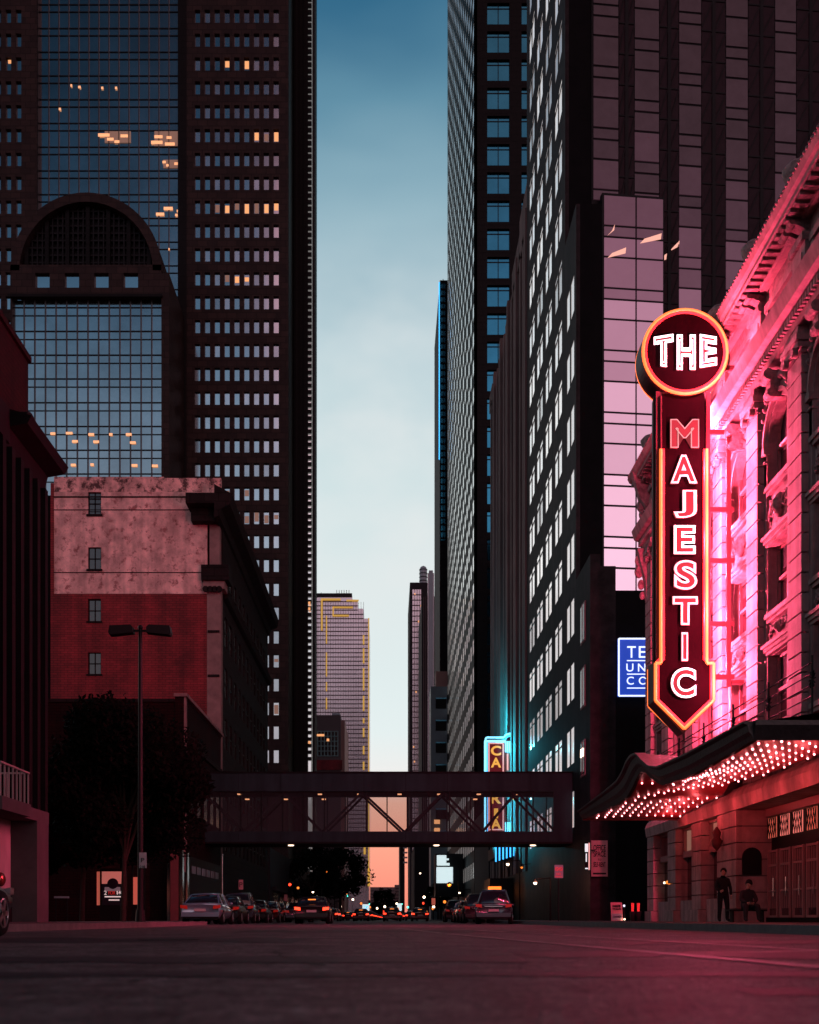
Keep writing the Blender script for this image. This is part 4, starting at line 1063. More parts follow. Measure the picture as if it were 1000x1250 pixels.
# ============================================================ SKY BRIDGE
D = 80.0
z0, z1, z2, z3 = PZ(1030, D), PZ(1015, D), PZ(966, D), PZ(942, D)
xa, xb = PX(222, D), 11.95
t = thing('skywalk', 'enclosed glass and steel pedestrian bridge crossing high over the street', 'footbridge', (0, D, z0))
def panelled(z0, z1, name):
    m = MB(); x = xb
    while x > xa:
        x2 = max(x-2.72, xa); m.box(x2+0.03, x, D, D+0.3, z0, z1, 'beam'); m.box(x2, x2+0.03, D+0.02, D+0.3, z0, z1, 'black'); x = x2
    m.box(xa, xb, D+3.7, D+4.0, z0, z1, 'beam'); m.build(name, None, t)
panelled(z0+0.12, z1, 'lower_beam'); panelled(z2, z3-0.1, 'upper_beam')
m = MB(); m.box(xa, xb, D-0.08, D+4.08, z3-0.1, z3, 'black'); m.box(xa, xb, D+0.3, D+3.7, z2+0.3, z2+0.5, 'dark'); m.build('roof', None, t)
m = MB(); m.box(xa, xb, D-0.06, D+4.06, z0, z0+0.12, 'black'); m.box(xa, xb, D+0.3, D+3.7, z0+0.3, z0+0.5, 'dark'); m.build('floor', None, t)
for yy, nm in ((D+0.14, 'near_glazing'), (D+3.86, 'rear_glazing')):
    m = MB(); m.box(xa, xb-1.2, yy-0.01, yy+0.01, z1, z2, 'bridge_glass'); m.build('glazing', None, t)
m = MB()
x = xb-1.2
while x > xa:
    for ya in (D+0.05, D+3.88):
        m = MB(); m.box(x-0.035, x+0.035, ya, ya+0.07, z1, z2, 'mullion_d'); m.build('mullion', None, t)
    x -= 1.36
m = MB(); m.box(xb-1.2, xb, D, D+0.3, z1, z2, 'beam'); m.build('end_panel', None, t)
# truss diagonals
nodes = [PX(p, D) for p in (245, 296, 345, 393, 442, 494, 542, 590, 632, 680)]
for yy in (D+0.55, D+3.45):
    for i in range(len(nodes)-1):
        a, b = nodes[i], nodes[i+1]
        up = (i % 2 == 1)
        m = MB()
        if up: m.bar((a, yy, z1), (b, yy, z2), 0.11, 0.15, 'mullion_d')
        else: m.bar((a, yy, z2), (b, yy, z1), 0.11, 0.15, 'mullion_d')
        m.build('truss_brace', None, t)
for px, py in ((290, 962), (299, 968.5), (347, 968), (389.5, 962), (394, 969), (438, 962), (488, 962), (537, 962), (586, 962), (634, 962), (627, 968), (582, 968)):
    x = PX(px, D); yy = D+1.2 if py > 965 else D+0.9
    m = MB(); m.box(x-0.13, x+0.13, yy, yy+0.3, z2-(0.12 if py < 965 else 0.42), z2-(0.06 if py < 965 else 0.36), 'litlamp'); m.build('ceiling_light', None, t)
for px in (353, 654, 534):
    x = PX(px, D); m = MB(); m.lathe([(0.0, -0.06), (0.16, -0.05), (0.2, 0.0)], (x, D+1.5, z0), 10, 'headlight'); m.build('soffit_light', None, t)

exec_parts = None
# ============================================================ THEATRE
YE0, YE1 = 24.0, 55.9
t = thing('theatre', 'ornate pale stone theatre with arched windows and deep cornice, washed in red neon light', 'theatre', (12, 42, 0))
TH = t
P0 = [26.45+4.15*k for k in range(8)]        # near edges of piers
PWD = 1.2
piers = [(y, y+PWD) for y in P0]; piers[-1] = (54.75, YE1)
bays = [(piers[i][1], piers[i+1][0]) for i in range(7)]
wins = [((a+b)/2-min(1.16, (b-a)/2-.28), (a+b)/2+min(1.16, (b-a)/2-.28)) for a, b in bays]
rowsT = [(6.3, 8.5), (9.8, 11.9), (13.8, 16.15), (18.05, 19.35)]
ZC = 19.75
m = MB()
grid_wall(m, 'y', W, -1, (YE0, YE1), (4.7, ZC+0.9), wins, rowsT, 0.55, 'stone')
# arch spandrels filling the corners of the third-row openings
for (a, b) in wins:
    c = (a+b)/2; r = (b-a)/2; zs = rowsT[2][1]-r
    for s in (-1, 1):
        poly = []
        n = 8
        for i in range(n+1):
            th_ = math.pi/2*i/n
            poly.append((c+s*r*math.cos(th_), zs+r*math.sin(th_)))
        poly.append((c+s*r, zs+r))
        vs = [(W+0.004, p[0], p[1]) for p in poly]+[(W+0.5, p[0], p[1]) for p in poly]
        k = len(poly)
        for i in range(n):
            m.add([vs[i], vs[i+1], vs[k-1], vs[k+i], vs[k+i+1], vs[2*k-1]], [(0, 1, 2), (3, 5, 4), (0, 3, 4, 1)], 'stone')
m.build('street_wall', None, t)
m = MB(); m.box(W+0.9, 34, YE0, YE1, 4.7, 20.5, 'dark'); m.box(W+1.9, 34, YE0, YE1, 0.1, 4.7, 'dark'); m.box(W, W+0.9, YE1-0.3, YE1-0.01, 0.1, 4.7, 'stone')
m.build('core_wall', None, t)
# windows
for ri, (z0, z1) in enumerate(rowsT):
    for wi, (a, b) in enumerate(wins):
        f = MB(); xg = W+0.27
        f.box(xg, xg+0.02, a, b, z0, z1, 'wglass')
        o = f.build('window', None, t)
        f = MB(); xf = xg-0.09
        for e in (a, b-0.11): f.box(xf, xg, e, e+0.11, z0, z1, 'wframe')
        c = (a+b)/2; f.box(xf-0.03, xg, c-0.09, c+0.09, z0, z1, 'wframe')
        zm = z0+(z1-z0)*0.5
        for (p, q) in ((a+.11, c-.09), (c+.09, b-.11)):
            f.box(xf+0.02, xg, p, q, z0, z0+0.1, 'wframe'); f.box(xf+0.02, xg, p, q, z1-0.1, z1, 'wframe'); f.box(xf-0.02, xg, p, q, zm-0.05, zm+0.05, 'wframe')
        f.build('sash', None, o)
        # half-drawn blinds
        rr = random.Random(ri*10+wi)
        h = rr.uniform(0.15, 0.6)
        f = MB(); f.box(xg-0.004, xg-0.002, a+.12, b-.12, z1-(z1-z0)*h, z1-0.05, 'cloth2'); f.build('blind', None, o)
        f = MB(); f.box(W-0.18, W+0.25, a-0.2, b+0.2, z0-0.14, z0, 'stone'); f.box(W-0.12, W, a-0.15, b+0.15, z0-0.26, z0-0.14, 'stone'); f.build('sill', None, o)
# window surrounds: architraves, hoods, arch mouldings, carved panels
def scroll(m, x, y, z, r, s, mat):
    pts = []
    for i in range(15):
        a = i*0.55; rr_ = r*(1-i/17); pts.append((x, y+s*rr_*math.cos(a), z+rr_*math.sin(a)))
    for i in range(14): m.tube(pts[i], pts[i+1], 0.055*(1-i/22), n=5, mat=mat, cap=False)
for wi, (a, b) in enumerate(wins):
    c = (a+b)/2; r = (b-a)/2
    m = MB()
    for ri in (0, 1, 3):
        m = MB()
        z0, z1 = rowsT[ri]
        for s in (a-0.26, b+0.02): m.box(W-0.10, W, s, s+0.24, z0, z1+0.22, 'stone')
        m.box(W-0.14, W, a-0.26, b+0.26, z1+0.02, z1+0.24, 'stone')
        if ri < 3: m.box(W-0.26, W-0.14, a-0.25, b+0.25, z1+0.24, z1+0.34, 'stone'); m.box(W-0.20, W-0.1, a-0.22, b+0.22, z1+0.12, z1+0.24, 'stone')
        m.build('window_surround', None, t)
    m = MB()
    z0, z1 = rowsT[2]; zs = z1-r
    for s in (a-0.30, b+0.02): m.box(W-0.12, W, s, s+0.28, z0, zs, 'stone'); m.box(W-0.24, W, s-0.05, s+0.33, zs-0.16, zs+0.04, 'stone'); m.box(W-0.2, W, s-0.03, s+0.31, zs-0.42, zs-0.36, 'stone')
    n = 18
    for (r0, r1, dp) in ((r, r+0.12, 0.10), (r+0.12, r+0.24, 0.22), (r+0.24, r+0.42, 0.15)):
        for i in range(n):
            a0, a1 = math.pi*i/n, math.pi*(i+1)/n
            m.prism([(c+q*math.cos(th_), zs+q*math.sin(th_)) for q, th_ in ((r0, a0), (r1, a0), (r1, a1), (r0, a1))], 'x', W-dp, W, 'stone')
    m.build('window_surround', None, t)
    # keystone scroll
    m = MB(); m.prism([(c-0.16, z1-0.05), (c+0.16, z1-0.05), (c+0.27, z1+0.72), (c-0.27, z1+0.72)], 'x', W-0.45, W, 'stone_orn')
    m.tube((W-0.5, c-0.27, z1+0.6), (W-0.5, c+0.27, z1+0.6), 0.17, n=10, mat='stone_orn'); m.tube((W-0.42, c-0.2, z1+0.08), (W-0.42, c+0.2, z1+0.08), 0.13, n=10, mat='stone_orn')
    for s in (-1, 1):
        for q in range(6): m.sphere((W-0.2, c+s*(0.4+q*0.17), z1+0.52-q*q*0.03), 0.13-0.008*q, 7, 5, 'stone_orn')
    m.build('keystone', None, t)
    # carved spandrel panels
    for (pz0, pz1) in ((8.95, 9.45), (12.42, 13.35), (16.35, 17.0)):
        if pz0 > 16: continue
        a, b = c-0.95, c+0.95
        m = MB()
        zc = (pz0+pz1)/2; hh = (pz1-pz0)/2
        m.box(W-0.08, W, a-0.1, a-0.02, pz0, pz1, 'stone'); m.box(W-0.08, W, b+0.02, b+0.1, pz0, pz1, 'stone')
        m.box(W-0.05, W, a-0.02, b+0.02, pz0+0.04, pz1-0.04, 'stone_orn')
        m.sphere((W-0.12, c, zc), hh*0.85, 10, 7, 'stone_orn', (0.5, 0.62, 1.0)); m.sphere((W-0.22, c, zc), hh*0.5, 8, 6, 'stone_orn', (0.6, 0.6, 1.0))
        for s in (-1, 1):
            scroll(m, W-0.12, c+s*hh*1.15, zc, hh*0.62, s, 'stone_orn'); scroll(m, W-0.10, c+s*hh*0.9+s*0.5, zc-hh*.2, hh*0.42, -s, 'stone_orn')
            for q in range(4): m.sphere((W-0.1, c+s*(0.62+q*0.1), zc+hh*(0.5-0.3*q)), 0.07, 6, 4, 'stone_orn')
        m.build('carved_panel', None, t)
# rusticated piers
for (a, b) in piers:
    m = MB(); z = 5.0; 
    m.box(W-0.20, W, a+0.04, b-0.04, 4.7, 17.05, 'stone_g')
    m.box(W-0.12, W, a-0.24, a+0.04, 4.7, 17.05, 'stone'); m.box(W-0.12, W, b-0.04, min(b+0.24, YE1+0.1), 4.7, 17.05, 'stone')
    while z < 16.3:
        m.box(W-0.34, W, a, b, z, z+0.515, 'stone'); z += 0.565
    m.box(W-0.46, W, a-0.05, b+0.05, 16.42, 16.6, 'stone'); m.box(W-0.52, W, a-0.12, b+0.12, 16.6, 16.78, 'stone'); m.box(W-0.44, W, a, b, 16.78, 17.05, 'stone_orn')
    for s in (a+0.2, b-0.2): m.tube((W-0.56, s, 16.35), (W-0.40, s, 16.35), 0.14, n=10, mat='stone_orn')
    m.build('pier', None, t)
    m = MB(); m.box(W-0.22, W, a+0.05, b-0.05, 18.05, 19.5, 'stone'); m.box(W-0.26, W-0.22, a+0.25, b-0.25, 18.3, 19.25, 'stone'); m.box(W-0.3, W, a, b, 18.05, 18.2, 'stone'); m.box(W-0.32, W, a, b, 19.5, 19.72, 'stone_orn')
    m.build('pilaster', None, t)
    # scrolled brackets under the main cornice
    m = MB()
    for s in (a+0.1, b-0.5):
        m.prism([(W, 19.72), (W-0.18, 19.72), (W-0.30, 20.0), (W-0.62, 20.2), (W-0.78, 20.44), (W, 20.44)], 'y', s, s+0.4, 'stone_orn')
        m.tube((W-0.66, s-0.02, 20.28), (W-0.66, s+0.42, 20.28), 0.15, n=8, mat='stone_orn')
    m.build('bracket', None, t)
# belt cornice with dentils
m = MB()
m.prism([(W, 17.05), (W-0.46, 17.05), (W-0.50, 17.18), (W-0.50, 17.42), (W-0.80, 17.55), (W-0.86, 17.74), (W-0.92, 17.95), (W-0.10, 18.06), (W, 18.06)], 'y', YE0, YE1+0.25, 'stone')
m.build('belt_cornice', None, t)
m = MB(); y = YE0
while y < YE1: m.box(W-0.64, W-0.50, y, y+0.12, 17.2, 17.40, 'stone'); y += 0.22
struct(m.build('dentils', None, t), 'stuff')
# frieze and crowning cornice
m = MB(); m.box(W-0.06, W, YE0, YE1, 19.78, 20.42, 'stone_orn'); m.build('frieze', None, t)
m = MB()
m.prism([(W, 20.42), (W-0.34, 20.42), (W-0.42, 20.56), (W-1.00, 20.62), (W-1.00, 20.84), (W-1.12, 20.95), (W-1.22, 21.25), (W-1.22, 21.32), (W-0.5, 21.42), (W-0.5, 21.5), (W+0.5, 21.5), (W+0.5, 20.42)], 'y', YE0, YE1+0.9, 'stone')
m.box(W-0.5, W+0.2, YE0, YE1+0.2, 21.5, 21.62, 'stone'); m.box(W-0.42, W+0.15, YE0, YE1+0.1, 21.62, 22.05, 'stone_orn'); m.box(W-0.55, W+0.25, YE0, YE1+0.2, 22.05, 22.2, 'stone')
m.build('main_cornice', None, t)
m = MB(); y = YE0
while y < YE1+0.6: m.box(W-0.92, W-0.42, y, y+0.2, 20.44, 20.61, 'stone_orn'); y += 0.42
struct(m.build('modillions', None, t), 'stuff')
m = MB(); y = YE0
while y < YE1+0.8: m.sphere((W-1.2, y, 21.33), 0.09, 6, 4, 'stone_orn'); y += 0.21
struct(m.build('bead_row', None, t), 'stuff')
for (a, b) in piers:
    c = (a+b)/2
    m = MB(); m.box(W-0.7, W+0.1, c-0.45, c+0.45, 21.5, 22.25, 'stone'); m.lathe([(0.12, 0), (0.3, 0.1), (0.22, 0.3), (0.42, 0.55), (0.5, 0.8), (0.3, 1.0), (0.05, 1.12)], (W-0.35, c, 22.25), 12, 'stone_orn'); m.build('crest_urn', None, t)
# statue bracket cluster at the far end of the facade
m = MB()
for (z, r, dx) in ((19.6, .34, .35), (19.1, .26, .5), (18.7, .2, .45), (16.6, .3, .55), (16.1, .26, .6), (15.5, .2, .5), (15.0, .16, .45)):
    m.sphere((W-dx, YE1+0.15, z), r, 9, 6, 'stone_orn', (0.8, .7, 1.2))
m.prism([(W-0.1, 17.9), (W-0.15, 18.6), (W-0.65, 19.3), (W-0.85, 20.0), (W-1.0, 20.5), (W, 20.5)], 'y', YE1-0.35, YE1+0.1, 'stone_orn')
m.prism([(W-0.1, 14.4), (W-0.35, 14.8), (W-0.4, 15.6), (W-0.62, 16.4), (W-0.75, 17.0), (W, 17.05)], 'y', YE1-0.35, YE1+0.1, 'stone_orn')
m.build('corner_carving', None, t)

for o in list(TH.children):
    nm = o.name.split('.')[0]
    if nm in ('main_cornice', 'modillions', 'bead_row', 'frieze', 'bracket', 'crest_urn'):
        off = OFF[TH.name]
        zs_ = [v.co.z+off.z for v in o.data.vertices]; zref = min(zs_)
        for v in o.data.vertices:
            X_, Z_ = v.co.x+off.x, v.co.z+off.z
            if nm == 'crest_urn':
                if Z_ > 22.25: Z_ = 21.12+(Z_-22.25)*0.85
                else: Z_ = 19.75+(Z_-19.75)*0.55
            elif Z_ > 19.7: Z_ = 19.7+(Z_-19.7)*0.55
            X_ = 12.0-(12.0-X_)*(0.80 if X_ < 12 else 1)
            v.co.x, v.co.z = X_-off.x, Z_-off.z
# ground floor
gp = [(54.6, YE1), (50.4, 51.8), (46.3, 47.7), (41.6, 44.0), (29.5, 31.0), (24.0, 25.2)]
for (a, b) in gp:
    m = MB()
    m.box(W-0.05, W+1.4, a+0.02, b-0.02, 0.15, 3.95, 'stone_g'); m.box(W-0.36, W+1.4, a-0.05, b+0.05, 0.15, 0.6, 'stone')
    z = 0.62
    while z < 3.7: m.box(W-0.25, W+1.4, a, b, z, min(z+0.52, 3.93), 'stone'); z += 0.56
    m.build('ground_pier', None, t)
m = MB(); m.prism([(W+1.4, 3.95), (W-0.30, 3.95), (W-0.32, 4.1), (W-0.36, 4.35), (W-0.28, 4.55), (W-0.16, 4.7), (W+1.4, 4.7)], 'y', YE0, YE1, 'stone'); m.build('lintel', None, t)
for (a, b) in ((51.8, 54.6), (47.7, 50.4), (44.0, 46.3)):
    m = MB(); m.box(W+0.25, W+0.3, a, b, 1.0, 2.75, 'wglass'); o = m.build('shop_window', None, t)
    m = MB(); m.box(W+0.2, W+0.25, a, b, 3.0, 3.85, 'litdim' if a < 48 else 'glassE'); m.build('transom', None, o)
    m = MB(); m.box(W+0.05, W+0.3, a, b, 2.75, 3.0, 'wframe'); m.box(W+0.05, W+0.2, a, b, 3.85, 3.94, 'wframe'); c = (a+b)/2
    for q in (a, c-0.05, b-0.1): m.box(W+0.08, W+0.2, q, q+0.1, 3.0, 3.85, 'wframe')
    m.box(W-0.05, W+0.3, a, b, 0.15, 1.0, 'stone'); m.build('frame', None, o)
m = MB() 
for (dy, r, mt) in ((0.0, 0.10, 'amber'), (0.35, .07, 'amber'), (-0.3, .06, 'amber'), (0.9, .05, 'headlight'), (-0.8, .05, 'headlight')): m.sphere((W+0.15, 53.3+dy, 1.85), r, 8, 5, mt)
m.tube((W+0.15, 52.4, 1.85), (W+0.15, 54.3, 1.85), 0.015, n=5, mat='dark_metal'); m.build('window_glints', None, t)  # glowing balls imitate an orange reflection in the shop window
# recessed entrance with doors
m = MB(); m.box(W+0.750, W+0.950, 31.0, 41.6, 3.70, 3.95, 'wframe'); m.box(W+0.750, W+0.950, 31.0, 41.6, 0.15, 0.3, 'dark'); m.box(W+0.950, W+1.150, 31.0, 41.6, 0.15, 3.95, 'black')
m.build('entrance_back', None, t)
y = 41.4; k = 0
while y > 31.5:
    m = MB(); a, b = y-1.15, y-0.12
    m.box(W+0.770, W+0.850, a, b, 0.3, 2.5, 'wglass'); o = m.build('door', None, t)
    m = MB()
    for q in (a, b-0.09): m.box(W+0.710, W+0.770, q, q+0.09, 0.3, 2.55, 'wframe')
    for q in range(1, 5): x = a+(b-a)*q/5; m.box(W+0.730, W+0.770, x-0.015, x+0.015, 0.6, 2.45, 'wframe')
    for zz in (0.3, 1.15, 2.0, 2.47): m.box(W+0.720, W+0.770, a+.09, b-.09, zz, zz+0.07, 'wframe')
    m.build('door_frame', None, o)
    m = MB(); m.box(W+0.855, W+0.860, a+.1, b-.1, 0.6, 2.45, 'litdim' if k in (1, 3, 4) else 'black'); m.build('door_pane', None, o)
    m = MB(); m.box(W+0.710, W+0.740, a+0.08, b-0.08, 2.95, 3.62, 'curtainlace' if k in (1, 2, 4) else 'orangepanel')
    m.build('fanlight', None, o)
    m = MB()
    for q in range(5): x = a+.08+(b-a-.16)*q/4; m.bar((W+0.700, x, 2.95), (W+0.700, min(x+0.3, b-.08), 3.62), 0.02, 0.02, 'black'); m.bar((W+0.690, x, 2.95), (W+0.690, max(x-0.3, a+.08), 3.62), 0.02, 0.02, 'black')
    m.build('fanlight_lattice', None, o)
    m = MB(); m.tube((W+0.630, a+0.12, 1.0), (W+0.630, a+0.12, 1.6), 0.02, n=6, mat='chrome'); m.build('handle', None, o)
    y -= 1.27; k += 1
# arched niche plaque & wall light on the big entrance pier
m = MB(); pts = [(41.58-0.0, 1.6)]
nn_ = [( (12.75+0.32*math.cos(a)), 2.35+0.32*math.sin(a)) for a in [math.pi*i/10 for i in range(11)]]
m.prism([(p[0]-0.48, p[1]) for p in [(12.43, 1.75), (13.07, 1.75)]+nn_], 'y', 41.5, 41.598, 'black'); m.build('niche', None, t)
m = MB(); m.lathe([(0.02, -0.35), (0.14, -0.2), (0.2, 0.0), (0.12, 0.12), (0.16, 0.3), (0.03, 0.5)], (11.55, 43.3, 3.0), 10, 'rust'); m.bar((11.55, 43.3, 3.0), (11.8, 43.3, 3.0), 0.05, 0.05, 'dark_metal'); m.build('wall_lantern', None, t)

# ============================================================ CANOPY
XO = 7.83
YN, YF = 26.4, 49.8
fas_b = [(26.4, 4.10), (28.6, 4.04), (31.8, 3.98), (35.2, 4.08), (36.0, 4.25), (36.9, 4.52), (37.6, 4.75), (38.3, 4.83), (38.9, 4.72), (39.5, 4.5), (40.4, 4.28), (42, 4.2), (45, 4.22), (49.8, 4.3)]
fas_t = [(26.4, 4.5), (31.8, 4.52), (35.0, 4.6), (36.2, 4.78), (37.2, 5.1), (38.0, 5.40), (38.8, 5.45), (39.5, 5.36), (40.2, 5.1), (41.2, 4.9), (43.5, 4.8), (49.8, 4.62)]
wal_b = [(26.4, 4.70), (38.0, 4.74), (40.5, 4.85), (41.8, 4.9), (42.6, 4.58), (46, 4.5), (49.8, 4.3)]
def interp(tab, y):
    if y <= tab[0][0]: return tab[0][1]
    for (a, za), (b, zb2) in zip(tab, tab[1:]):
        if y <= b:
            f = (y-a)/(b-a); return za+(zb2-za)*f
    return tab[-1][1]
def zunder(u, y):
    fo = interp(fas_b, y); wa = interp(wal_b, y)
    bump_ = fo-4.15 if 35.2 < y < 41 else 0
    z = (fo-bump_)*(1-u)+wa*u + bump_*max(0.0, 1-u*2.2)
    return z+0.25*math.sin(math.pi*u)*(0.5 if y < 42 else 0.3)
t = thing('marquee_canopy', 'curved theatre canopy over the pavement, its red underside studded with light bulbs', 'canopy', (10, 38, 4))
ny, nu = 60, 14
vs = []; fs = []
for i in range(ny+1):
    y = YN+0.1+(YF-YN-0.2)*i/ny
    for j in range(nu+1):
        u = j/nu; vs.append((XO+0.1+(W-0.35-XO-0.1)*u, y, zunder(u, y)))
for i in range(ny):
    for j in range(nu):
        a = i*(nu+1)+j; fs.append((a, a+1, a+nu+2, a+nu+1))
m = MB(); m.add(vs, fs, 'under', True); m.add([(v[0], v[1], v[2]+0.06) for v in vs], [tuple(reversed(f)) for f in fs], 'tin'); m.build('underside', None, t)
# fascia on the street side
m = MB(); n = 80
prof = []
for i in range(n+1):
    y = YN+(YF-YN)*i/n; prof.append((y, interp(fas_b, y), interp(fas_t, y)))
vs = []; fs = []
for (y, zb2, zt2) in prof:
    h = zt2-zb2
    vs += [(XO+0.12, y, zb2), (XO, y, zb2), (XO-0.03, y, zb2+h*0.25), (XO-0.10, y, zb2+h*0.45), (XO-0.12, y, zb2+h*0.8), (XO-0.22, y, zb2+h*0.9), (XO-0.22, y, zt2), (XO+0.12, y, zt2)]
for i in range(n):
    for j in range(8):
        a, b = i*8+j, i*8+(j+1) % 8; fs.append((a, a+8, b+8, b))
fs += [tuple(range(7, -1, -1)), tuple(range(n*8, n*8+8))]
m.add(vs, fs, 'tin', False); m.build('street_fascia', None, t)
m = MB(); n = 26
vs = []; fs = []
for i in range(n+1):
    y = YN-0.02
    x = XO+(W-0.3-XO)*i/n
    zb2 = 4.10+0.0*i; zt2 = 4.5
    vs += [(x, YN, zb2), (x, YN-0.05, zb2+0.1), (x, YN-0.16, zt2-0.1), (x, YN-0.16, zt2), (x, YN+0.1, zt2), (x, YN+0.1, zb2)]
for i in range(n):
    for j in range(6):
        a, b = i*6+j, i*6+(j+1) % 6; fs.append((a, a+6, b+6, b))
m.add(vs, fs, 'tin'); m.build('near_fascia', None, t)
m = MB()
for i in range(12):
    x = XO+(W-0.3-XO)*i/12; x2 = XO+(W-0.3-XO)*(i+1)/12
    m.box(x, x2, YF-0.1, YF, 4.26, 4.62, 'tin')
m.box(XO, W-0.3, YF-0.16, YF-0.10, 4.24, 4.30, 'rust'); m.build('far_fascia', None, t)
# roof deck, dark
m = MB(); vs = []; fs = []
for i in range(31):
    y = YN+(YF-YN)*i/30
    for j in range(5):
        u = j/4; zt2 = interp(fas_t, y)*(1-u)+5.1*u
        if 35 < y < 41.5: zt2 += 0.0
        vs.append((XO+(W-0.02-XO)*u, y, zt2-0.02))
for i in range(30):
    for j in range(4):
        a = i*5+j; fs.append((a, a+5, a+6, a+1))
m.add(vs, fs, 'tin'); m.build('roof_deck', None, t)
# wall-side lip with upturned end
m = MB(); vs = []; fs = []; n = 30
for i in range(n+1):
    y = 41.6+(YF-0.1-41.6)*i/n; z = interp(wal_b, y)+0.02
    vs += [(W-0.40, y, z-0.05), (W-0.05, y, z-0.05), (W-0.05, y, z+0.25), (W-0.40, y, z+0.25)]
for i in range(n):
    for j in range(4): a, b = i*4+j, i*4+(j+1) % 4; fs.append((a, b, b+4, a+4))
m.add(vs, fs, 'tin'); m.build('wall_lip', None, t)
# guard rail on the roof
rl = MB()
for q, zz in enumerate((5.15, 5.4, 5.65, 5.9)): rl.tube((9.3, 27, zz), (9.3, 49, zz), 0.018, n=5, mat='black')
y = 27.0
while y < 49.1:
    rl.box(9.28, 9.32, y-0.02, y+0.02, 4.6, 6.05, 'black')
    c = (9.3, y, 5.52)
    for q in range(6):
        a = math.pi*q/6; d_ = Vector((0, math.cos(a), math.sin(a)))*0.2; rl.tube(Vector(c)-d_, Vector(c)+d_, 0.02, n=4, mat='black')
    y += 3.1
rl.build('guard_rail', None, t)
# bulbs
bl = []
y = YN+0.4; row = 0
while y < YF-0.2:
    nb_ = 11
    for j in range(nb_):
        u = (j+0.5+(0.25 if row % 2 else -0.25))/nb_
        x = XO+0.15+(W-0.4-XO-0.15)*u
        bl.append((x, y, zunder((x-XO-0.1)/(W-0.45-XO), y)-0.05))
    y += 1.0 if y < 37 else 1.35; row += 1
bl.sort(key=lambda p: p[1])
rest = MB()
me_b = None
for k, p in enumerate(bl):
    if k < 96:
        if me_b is None:
            q = MB(); q.sphere((0, 0, 0), 0.031, 8, 5, 'bulb')
            me_b = q.build('bulb', None, None); me_b.parent = t; OFF[me_b.name] = Vector((0, 0, 0)); o = me_b
        else:
            o = me_b.copy(); col.objects.link(o)
        o.location = Vector(p)-Vector((10, 38, 4))
    else: rest.sphere(p, 0.031, 8, 5, 'bulb')
struct(rest.build('bulbs', None, t), 'stuff')
def lamp_point(name, loc, energy, color, radius, parent=None):
    l = bpy.data.lights.new(name, 'POINT'); l.energy = energy; l.color = color; l.shadow_soft_size = radius
    o = bpy.data.objects.new(name, l); col.objects.link(o); o.location = loc
    if parent is not None:
        o.parent = parent; o.location = Vector(loc)-OFF.get(parent.name, Vector((0, 0, 0)))
    return o
def lamp_spot(name, loc, aim, energy, color, parent):
    l = bpy.data.lights.new(name, 'SPOT'); l.energy = energy; l.color = color; l.shadow_soft_size = 0.1; l.spot_size = R(150); l.spot_blend = 0.6
    o = bpy.data.objects.new(name, l); col.objects.link(o); o.rotation_euler = Vector(aim).to_track_quat('-Z', 'Y').to_euler()
    o.parent = parent; o.location = Vector(loc)-OFF.get(parent.name, Vector((0, 0, 0))); return o
def lamp_area(name, loc, energy, color, sx, sy, rot, parent):
    l = bpy.data.lights.new(name, 'AREA'); l.energy = energy; l.color = color; l.shape = 'RECTANGLE'; l.size = sx; l.size_y = sy
    o = bpy.data.objects.new(name, l); col.objects.link(o); o.rotation_euler = rot
    o.parent = parent; o.location = Vector(loc)-OFF.get(parent.name, Vector((0, 0, 0)))
    return o
for yy in [27.6+2.3*q for q in range(10)]:
    lamp_point('canopy_glow', (11.0, yy, 3.95), 30, (1.0, 0.09, 0.10), 0.03, t)

# ============================================================ BLADE SIGN
D = 41.2
def SX(px): return PX(px, D)
def SZ(py): return PZ(py, D)
t = thing('theatre_blade_sign', 'tall vertical neon sign reading THE MAJESTIC with round top disc and pointed foot', 'neon sign', (SX(836), D, SZ(640)))
TK = 0.95
cxs = SX(836)
def extr(poly, name, y0, y1, mat):
    m = MB(); m.prism(poly, 'y', y0, y1, mat); return m
circ = [(SX(836)+math.cos(a)*53*D/F, SZ(430.5)+math.sin(a)*53*D/F) for a in [2*math.pi*i/64 for i in range(64)]]
m = MB(); m.prism(circ, 'y', D, D+TK, 'signside'); m.prism([(x*0.992+SX(836)*0.008, z*0.992+SZ(430.5)*0.008) for x, z in circ], 'y', D-0.012, D, 'signface'); m.build('disc', None, t)
body = [(SX(803), SZ(478)), (SX(803), SZ(808)), (SX(798), SZ(808)), (SX(798), SZ(856)), (SX(835), SZ(895)), (SX(873), SZ(856)), (SX(873), SZ(808)), (SX(865), SZ(808)), (SX(865), SZ(478))]
m = MB(); m.prism(body, 'y', D+0.05, D+TK-0.05, 'signside')
face = [(SX(809), SZ(480)), (SX(809), SZ(808)), (SX(801), SZ(811)), (SX(801), SZ(855)), (SX(835), SZ(889)), (SX(870), SZ(855)), (SX(870), SZ(811)), (SX(861), SZ(808)), (SX(861), SZ(480))]
m.prism(face, 'y', D+0.04, D+0.05, 'signface'); m.prism(face, 'y', D+TK-0.05, D+TK-0.04, 'signface')
m.build('body', None, t)
m = MB()
for x in (803.5, 864.5): m.box(SX(x)-0.07, SX(x)+0.07, D-0.02, D+0.05, SZ(808), SZ(478), 'rust')
m.box(SX(803)-0.06, SX(803), D+0.4, D+0.5, SZ(808), SZ(478), 'rust')
m.build('trim', None, t)
